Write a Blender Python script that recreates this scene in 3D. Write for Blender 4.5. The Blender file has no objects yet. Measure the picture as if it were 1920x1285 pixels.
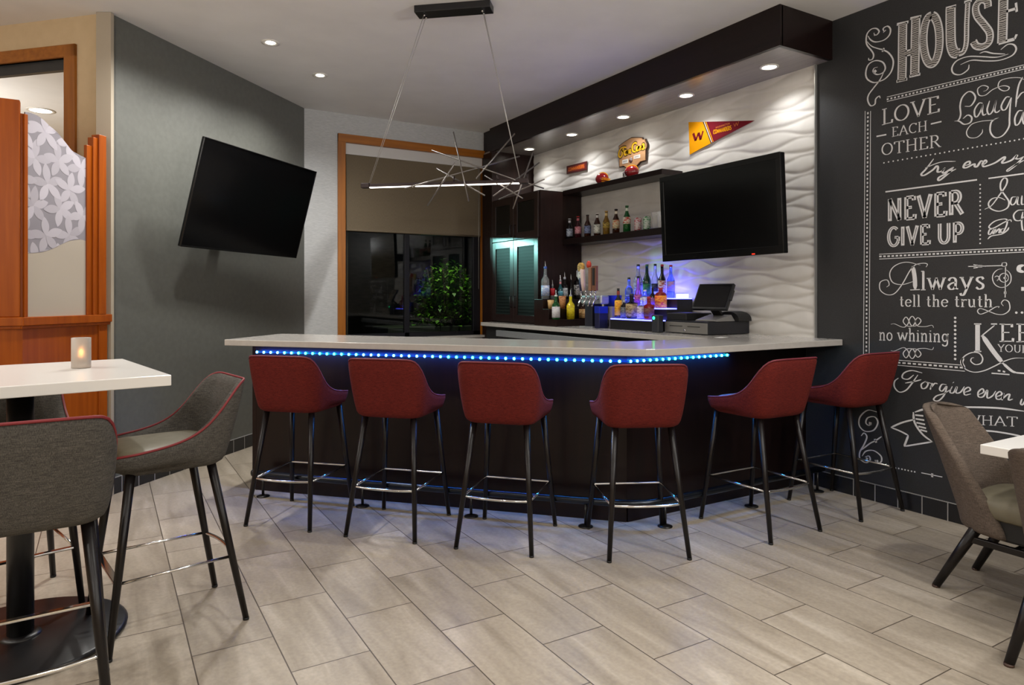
import bpy, bmesh, math, random
from math import sin, cos, pi, radians, sqrt, atan2
from mathutils import Vector, Matrix

random.seed(7)
S = bpy.context.scene
COL = S.collection

# ------------------------------------------------------------------ camera, world, exposure
H = 1.38
cam_d = bpy.data.cameras.new('camera')
cam = bpy.data.objects.new('camera', cam_d); COL.objects.link(cam)
cam_d.sensor_fit = 'HORIZONTAL'; cam_d.sensor_width = 36.0
cam_d.lens = 36.0 * 1284.0 / 1920.0
cam_d.shift_y = -(642.5 - 553.0) / 1920.0
cam_d.clip_start = 0.05; cam_d.clip_end = 100
cam.location = (0, 0, H)
cam.rotation_euler = (radians(90), 0, radians(-30.8))
S.camera = cam

W = bpy.data.worlds.new('night'); S.world = W; W.use_nodes = True
W.node_tree.nodes['Background'].inputs[0].default_value = (0.010, 0.013, 0.020, 1)
W.node_tree.nodes['Background'].inputs[1].default_value = 0.6

vs = S.view_settings
vs.view_transform = 'Standard'; vs.look = 'None'; vs.gamma = 1.0; vs.exposure = 0.88
vs.use_curve_mapping = False
S.cycles.max_bounces = 8; S.cycles.diffuse_bounces = 4; S.cycles.glossy_bounces = 4
S.cycles.transmission_bounces = 6; S.cycles.transparent_max_bounces = 8
S.cycles.caustics_reflective = False; S.cycles.caustics_refractive = False
S.cycles.sample_clamp_indirect = 4.0
S.cycles.use_denoising = True

ZC = 3.32           # ceiling height
XW = 4.434          # plane of the tile and chalkboard wall
YW = 7.22           # plane of the window wall
CW = Vector((1.79, 7.22, 0)); CT = Vector((0.03, 5.46, 0))   # ends of the dark grey wall
CTR = 1.068         # counter height

def kelvin(t):
    return {3000: (1, .83, .62), 3500: (1, .975, .93), 4000: (1, .995, .985), 4500: (1, .98, .95)}[t]

def spot(name, loc, target, energy, angle, blend, col, radius=.05):
    l = bpy.data.lights.new(name, 'SPOT'); l.energy = energy; l.spot_size = radians(angle); l.spot_blend = blend
    l.color = col; l.shadow_soft_size = radius
    o = bpy.data.objects.new(name, l); COL.objects.link(o); o.location = loc
    d = Vector(target) - Vector(loc); o.rotation_euler = d.to_track_quat('-Z', 'Y').to_euler()
    return o

def area(name, loc, target, energy, sx, sy, col, spread=180, along=None):
    l = bpy.data.lights.new(name, 'AREA'); l.energy = energy; l.shape = 'RECTANGLE'; l.size = sx; l.size_y = sy
    l.color = col; l.spread = radians(spread)
    o = bpy.data.objects.new(name, l); COL.objects.link(o); o.location = loc
    z = (Vector(loc) - Vector(target)).normalized()
    x = Vector(along) if along else Vector((0, 1, 0)); x = (x - z * x.dot(z)).normalized(); y = z.cross(x)
    o.rotation_euler = Matrix((x, y, z)).transposed().to_euler()      # long side along x
    return o

K_DOWN = 52.0       # watts of one ceiling downlight
# downlights in the ceiling: the row along the dark grey wall and unseen ones added as fill elsewhere
for x, y in ((1.10, 5.47), (1.64, 6.06), (.56, 4.88)):
    spot('downlight_lamp', (x, y, ZC - .03), (x, y, 0), K_DOWN * 1.05, 150, .75, kelvin(3500), .045)
for x, y, k in ((.3, 2.7, .12), (1.8, 1.8, .6), (3.3, 1.0, 1.05), (.2, .5, .35), (1.9, -.5, 1), (3.5, -1.3, 1), (-1.6, 1.4, .6), (-1.4, -1.2, 1), (.3, -2, 1)):
    spot('downlight_lamp', (x, y, ZC - .03), (x, y, 0), K_DOWN * k, 140, .9, kelvin(3500), .06)
# warm dining side
for x, y in ((-1.7, 4.3), (-2.6, 5.6), (-3.2, 2.8)):
    spot('warm_lamp', (x, y, ZC - .03), (x, y, 0), K_DOWN * 1.15, 150, .9, kelvin(3500), .06)
# unseen spots added behind the camera to brighten the ceiling
for p_, e_ in (((3.9, -1.6, 1.9), 150), ((-1.6, -1.8, 1.9), 130)):
    spot('ceiling_fill', p_, (1.9, 4.3, 3.5), e_, 40, 1.0, kelvin(4000), .08)
# unseen point lights added as fill behind the camera and over the booths
def fill_point(loc, e, col):
    l = bpy.data.lights.new('fill_lamp', 'POINT'); l.energy = e; l.color = col; l.shadow_soft_size = .16
    o = bpy.data.objects.new('fill_lamp', l); COL.objects.link(o); o.location = loc
for x, y in ((-1.4, -.6), (.9, -1.7), (2.9, -1.4), (3.4, .1)):
    fill_point((x, y, 2.45), 27, kelvin(4000))
for x, y in ((-2.2, 2.4), (-2.6, 4.6)):
    fill_point((x, y, 2.5), 20, kelvin(3500))
fill_point((-1.6, 8.2, 2.4), 40, kelvin(3500))
# room seen through the opening
for x, y in ((-1.0, 7.6), (-2.2, 8.9), (.1, 8.3)):
    spot('warm_lamp', (x, y, ZC - .03), (x, y, 0), K_DOWN * 1.15, 150, .9, kelvin(3500), .06)
# soffit downlights
SOF = ((4.17, 3.33), (4.17, 4.16), (4.17, 4.964), (4.17, 5.784), (4.17, 6.608))
for x, y in SOF:
    spot('soffit_lamp', (x, y, 3.035), (x + .05, y, 0), 12, 128, .75, kelvin(4000), .035)
# lamp outside the window
spot('yard_lamp', (2.7, 8.2, 2.19), (3.86, 6.45, 1.78), 170, 27, .8, (.45, 1.0, .92), .05)
spot('yard_lamp', (4.1, 8.0, 3.6), (4.2, 8.9, 1.5), 110, 70, .7, (.8, 1, .5), .1)  # green-tinted lamp added to brighten the shrub from above

# ------------------------------------------------------------------ helpers
def lin(c):
    c = c / 255.0
    return c / 12.92 if c <= .04045 else ((c + .055) / 1.055) ** 2.4

def rgb(r, g, b):
    return (lin(r), lin(g), lin(b), 1.0)

def mat(name, col, rough=.5, metal=0.0, spec=.5, emit=None, estr=0.0, trans=0.0, alpha=1.0, coat=0.0):
    m = bpy.data.materials.new(name); m.use_nodes = True
    p = m.node_tree.nodes['Principled BSDF']
    p.inputs['Base Color'].default_value = rgb(*col)
    p.inputs['Roughness'].default_value = rough
    p.inputs['Metallic'].default_value = metal
    p.inputs['Specular IOR Level'].default_value = spec
    p.inputs['Transmission Weight'].default_value = trans
    p.inputs['Alpha'].default_value = alpha
    p.inputs['Coat Weight'].default_value = coat
    if emit:
        p.inputs['Emission Color'].default_value = rgb(*emit)
        p.inputs['Emission Strength'].default_value = estr
    return m

def nd(m, t, **kw):
    n = m.node_tree.nodes.new(t)
    for k, v in kw.items():
        setattr(n, k, v)
    return n

def lk(m, a, b):
    m.node_tree.links.new(a, b)

def bs(m):
    return m.node_tree.nodes['Principled BSDF']

def noise_mat(name, c1, c2, scale=(1, 1, 1), nscale=8.0, detail=4.0, rough=.5, bump=0.0, bdist=.002, lo=.35, hi=.65, **kw):
    """two-colour procedural noise with optional bump, in object space"""
    m = mat(name, c1, rough, **kw)
    tc = nd(m, 'ShaderNodeTexCoord'); mp = nd(m, 'ShaderNodeMapping'); mp.inputs['Scale'].default_value = scale
    lk(m, tc.outputs['Object'], mp.inputs['Vector'])
    nz = nd(m, 'ShaderNodeTexNoise'); nz.inputs['Scale'].default_value = nscale; nz.inputs['Detail'].default_value = detail
    lk(m, mp.outputs[0], nz.inputs['Vector'])
    rp = nd(m, 'ShaderNodeValToRGB'); rp.color_ramp.elements[0].position = lo; rp.color_ramp.elements[1].position = hi
    rp.color_ramp.elements[0].color = rgb(*c1); rp.color_ramp.elements[1].color = rgb(*c2)
    lk(m, nz.outputs['Fac'], rp.inputs['Fac']); lk(m, rp.outputs['Color'], bs(m).inputs['Base Color'])
    if bump:
        b = nd(m, 'ShaderNodeBump'); b.inputs['Strength'].default_value = bump; b.inputs['Distance'].default_value = bdist
        lk(m, nz.outputs['Fac'], b.inputs['Height']); lk(m, b.outputs['Normal'], bs(m).inputs['Normal'])
    return m

def weave_mat(name, c1, c2, c3, scale=1.0, rough=.9, spec=.2, zs=None):
    """woven cloth: horizontal and vertical slubs over a mottled ground"""
    m = mat(name, c1, rough, spec=spec)
    tc = nd(m, 'ShaderNodeTexCoord')
    outs = []
    for sc, ns in (((12, 12, 260), 3.0), ((230, 230, 14), 3.0), ((9, 9, 9), 1.0)):
        mp = nd(m, 'ShaderNodeMapping'); mp.inputs['Scale'].default_value = tuple(v * scale for v in sc)
        lk(m, tc.outputs['Object'], mp.inputs['Vector'])
        nz = nd(m, 'ShaderNodeTexNoise'); nz.inputs['Scale'].default_value = ns; nz.inputs['Detail'].default_value = 2.0
        lk(m, mp.outputs[0], nz.inputs['Vector']); outs.append(nz.outputs['Fac'])
    a = nd(m, 'ShaderNodeMath', operation='ADD'); lk(m, outs[0], a.inputs[0]); lk(m, outs[1], a.inputs[1])
    b = nd(m, 'ShaderNodeMath', operation='MULTIPLY'); lk(m, a.outputs[0], b.inputs[0]); b.inputs[1].default_value = .5
    rp = nd(m, 'ShaderNodeValToRGB'); e = rp.color_ramp.elements
    e[0].position = .36; e[0].color = rgb(*c2); e[1].position = .64; e[1].color = rgb(*c3)
    x = e.new(.5); x.color = rgb(*c1)
    lk(m, b.outputs[0], rp.inputs['Fac'])
    lk(m, rp.outputs['Color'], bs(m).inputs['Base Color'])
    bp = nd(m, 'ShaderNodeBump'); bp.inputs['Strength'].default_value = .35; bp.inputs['Distance'].default_value = .0015
    lk(m, b.outputs[0], bp.inputs['Height']); lk(m, bp.outputs['Normal'], bs(m).inputs['Normal'])
    return m

def wood_mat(name, c1, c2, rough=.3, axis='z', spec=.5, coat=0.0, fine=1.0):
    s = {'x': (1.2, 22, 22), 'y': (22, 1.2, 22), 'z': (22, 22, 1.2)}[axis]
    return noise_mat(name, c1, c2, tuple(v * fine for v in s), 1.6, 5.0, rough, lo=.3, hi=.72, spec=spec, coat=coat)

class MB:
    """collects shapes, then links them as one mesh object"""
    def __init__(self):
        self.v = []; self.f = []; self.s = []
    def add(self, vs, fs, smooth=False, M=None):
        o = len(self.v)
        for p in vs:
            p = Vector(p)
            self.v.append(M @ p if M else p)
        for f in fs:
            self.f.append([i + o for i in f]); self.s.append(smooth)
    def box(self, x0, x1, y0, y1, z0, z1, M=None):
        vs = [(x, y, z) for z in (z0, z1) for y in (y0, y1) for x in (x0, x1)]
        self.add(vs, [(0, 2, 3, 1), (4, 5, 7, 6), (0, 1, 5, 4), (2, 6, 7, 3), (0, 4, 6, 2), (1, 3, 7, 5)], False, M)
    def bar(self, a, b, w, h, up=(0, 0, 1)):
        """rectangular bar from a to b, w sideways and h upward"""
        a = Vector(a); b = Vector(b); d = (b - a).normalized(); u = Vector(up)
        s = d.cross(u).normalized(); u = s.cross(d)
        vs = [p + s * sx * w / 2 + u * sz * h / 2 for p in (a, b) for sz in (-1, 1) for sx in (-1, 1)]
        self.add(vs, [(0, 1, 3, 2), (4, 6, 7, 5), (0, 4, 5, 1), (2, 3, 7, 6), (0, 2, 6, 4), (1, 5, 7, 3)])
    def prism(self, poly, z0, z1, M=None):
        n = len(poly)
        vs = [(x, y, z0) for x, y in poly] + [(x, y, z1) for x, y in poly]
        self.add(vs, [tuple(range(n - 1, -1, -1)), tuple(range(n, 2 * n))] + [(i, (i + 1) % n, n + (i + 1) % n, n + i) for i in range(n)], False, M)
    def lathe(self, prof, seg=20, ex=2.0, M=None, ay=1.0, smooth=True):
        vs = []; fs = []
        for r, z in prof:
            for k in range(seg):
                t = 2 * pi * k / seg; c, s = cos(t), sin(t)
                q = (abs(c) ** ex + abs(s) ** ex) ** (-1.0 / ex)
                vs.append((r * q * c, r * q * s * ay, z))
        n = len(prof)
        for i in range(n - 1):
            for k in range(seg):
                k2 = (k + 1) % seg
                fs.append((i * seg + k, i * seg + k2, (i + 1) * seg + k2, (i + 1) * seg + k))
        fs.append(tuple(range(seg - 1, -1, -1))); fs.append(tuple((n - 1) * seg + k for k in range(seg)))
        self.add(vs, fs, smooth, M)
    def tube(self, pts, r, seg=10, closed=False, smooth=True, flat=1.0):
        """r: one radius or one per point; flat squashes the section along its normal"""
        P = [Vector(p) for p in pts]; n = len(P)
        R = r if isinstance(r, (list, tuple)) else [r] * n
        vs = []; fs = []; prev = None
        for i in range(n):
            if closed: d = P[(i + 1) % n] - P[i - 1]
            else: d = P[min(i + 1, n - 1)] - P[max(i - 1, 0)]
            d.normalize()
            if prev is None:
                u = Vector((0, 0, 1)) if abs(d.z) < .9 else Vector((0, 1, 0))
                u = (u - d * u.dot(d)).normalized()
            else:
                u = (prev - d * prev.dot(d)).normalized()
            prev = u; w = d.cross(u)
            for k in range(seg):
                t = 2 * pi * k / seg
                vs.append(P[i] + u * (R[i] * sin(t) * flat) + w * (R[i] * cos(t)))
        m = n if closed else n - 1
        for i in range(m):
            j = (i + 1) % n
            for k in range(seg):
                k2 = (k + 1) % seg
                fs.append((i * seg + k, i * seg + k2, j * seg + k2, j * seg + k))
        if not closed:
            fs.append(tuple(range(seg - 1, -1, -1))); fs.append(tuple((n - 1) * seg + k for k in range(seg)))
        self.add(vs, fs, smooth)
    def loops(self, L, smooth=True, cap0=False, cap1=False):
        """skin a list of equal closed loops"""
        n = len(L[0]); vs = [p for l in L for p in l]; fs = []
        for i in range(len(L) - 1):
            for k in range(n):
                k2 = (k + 1) % n
                fs.append((i * n + k, i * n + k2, (i + 1) * n + k2, (i + 1) * n + k))
        if cap0: fs.append(tuple(range(n - 1, -1, -1)))
        if cap1: fs.append(tuple((len(L) - 1) * n + k for k in range(n)))
        self.add(vs, fs, smooth)
    def build(self, name, m, parent=None, bevel=0.0, subsurf=0, weld=False):
        me = bpy.data.meshes.new(name)
        me.from_pydata([tuple(p) for p in self.v], [], self.f)
        me.polygons.foreach_set('use_smooth', self.s)
        me.update()
        bm = bmesh.new(); bm.from_mesh(me)
        bmesh.ops.recalc_face_normals(bm, faces=bm.faces[:])
        bm.to_mesh(me); bm.free()
        o = bpy.data.objects.new(name, me); COL.objects.link(o)
        if m: me.materials.append(m)
        if parent: o.parent = parent
        if bevel:
            b = o.modifiers.new('bevel', 'BEVEL'); b.width = bevel; b.segments = 2; b.limit_method = 'ANGLE'; b.angle_limit = radians(40)
        if subsurf:
            b = o.modifiers.new('sub', 'SUBSURF'); b.levels = subsurf; b.render_levels = subsurf
        return o

def thing(name, label, cat, loc=(0, 0, 0), rz=0.0, group=None):
    o = bpy.data.objects.new(name, None); COL.objects.link(o); o.location = loc; o.rotation_euler = (0, 0, rz)
    o.empty_display_size = .1
    return tag(o, label, cat, group)

def tag(o, label, cat, group=None):
    o['label'] = label; o['category'] = cat
    if group: o['group'] = group
    return o

def struct(o, label=None):
    o['kind'] = 'structure'
    if label: o['label'] = label
    return o

def copy_tree(o, parent=None):
    c = o.copy(); COL.objects.link(c)
    if parent: c.parent = parent
    for ch in list(o.children):
        copy_tree(ch, c)
    return c

def crom(P, n=6):
    """Catmull-Rom curve through the points (any dimension)"""
    if len(P) < 3: return [tuple(p) for p in P]
    Q = [tuple(2 * a - b for a, b in zip(P[0], P[1]))] + [tuple(p) for p in P] + [tuple(2 * a - b for a, b in zip(P[-1], P[-2]))]
    out = []
    for i in range(1, len(Q) - 2):
        p0, p1, p2, p3 = Q[i - 1:i + 3]
        for k in range(n):
            t = k / n
            out.append(tuple(.5 * (2 * b + (c - a) * t + (2 * a - 5 * b + 4 * c - d) * t * t + (3 * b - a - 3 * c + d) * t ** 3) for a, b, c, d in zip(p0, p1, p2, p3)))
    out.append(tuple(P[-1]))
    return out
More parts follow.
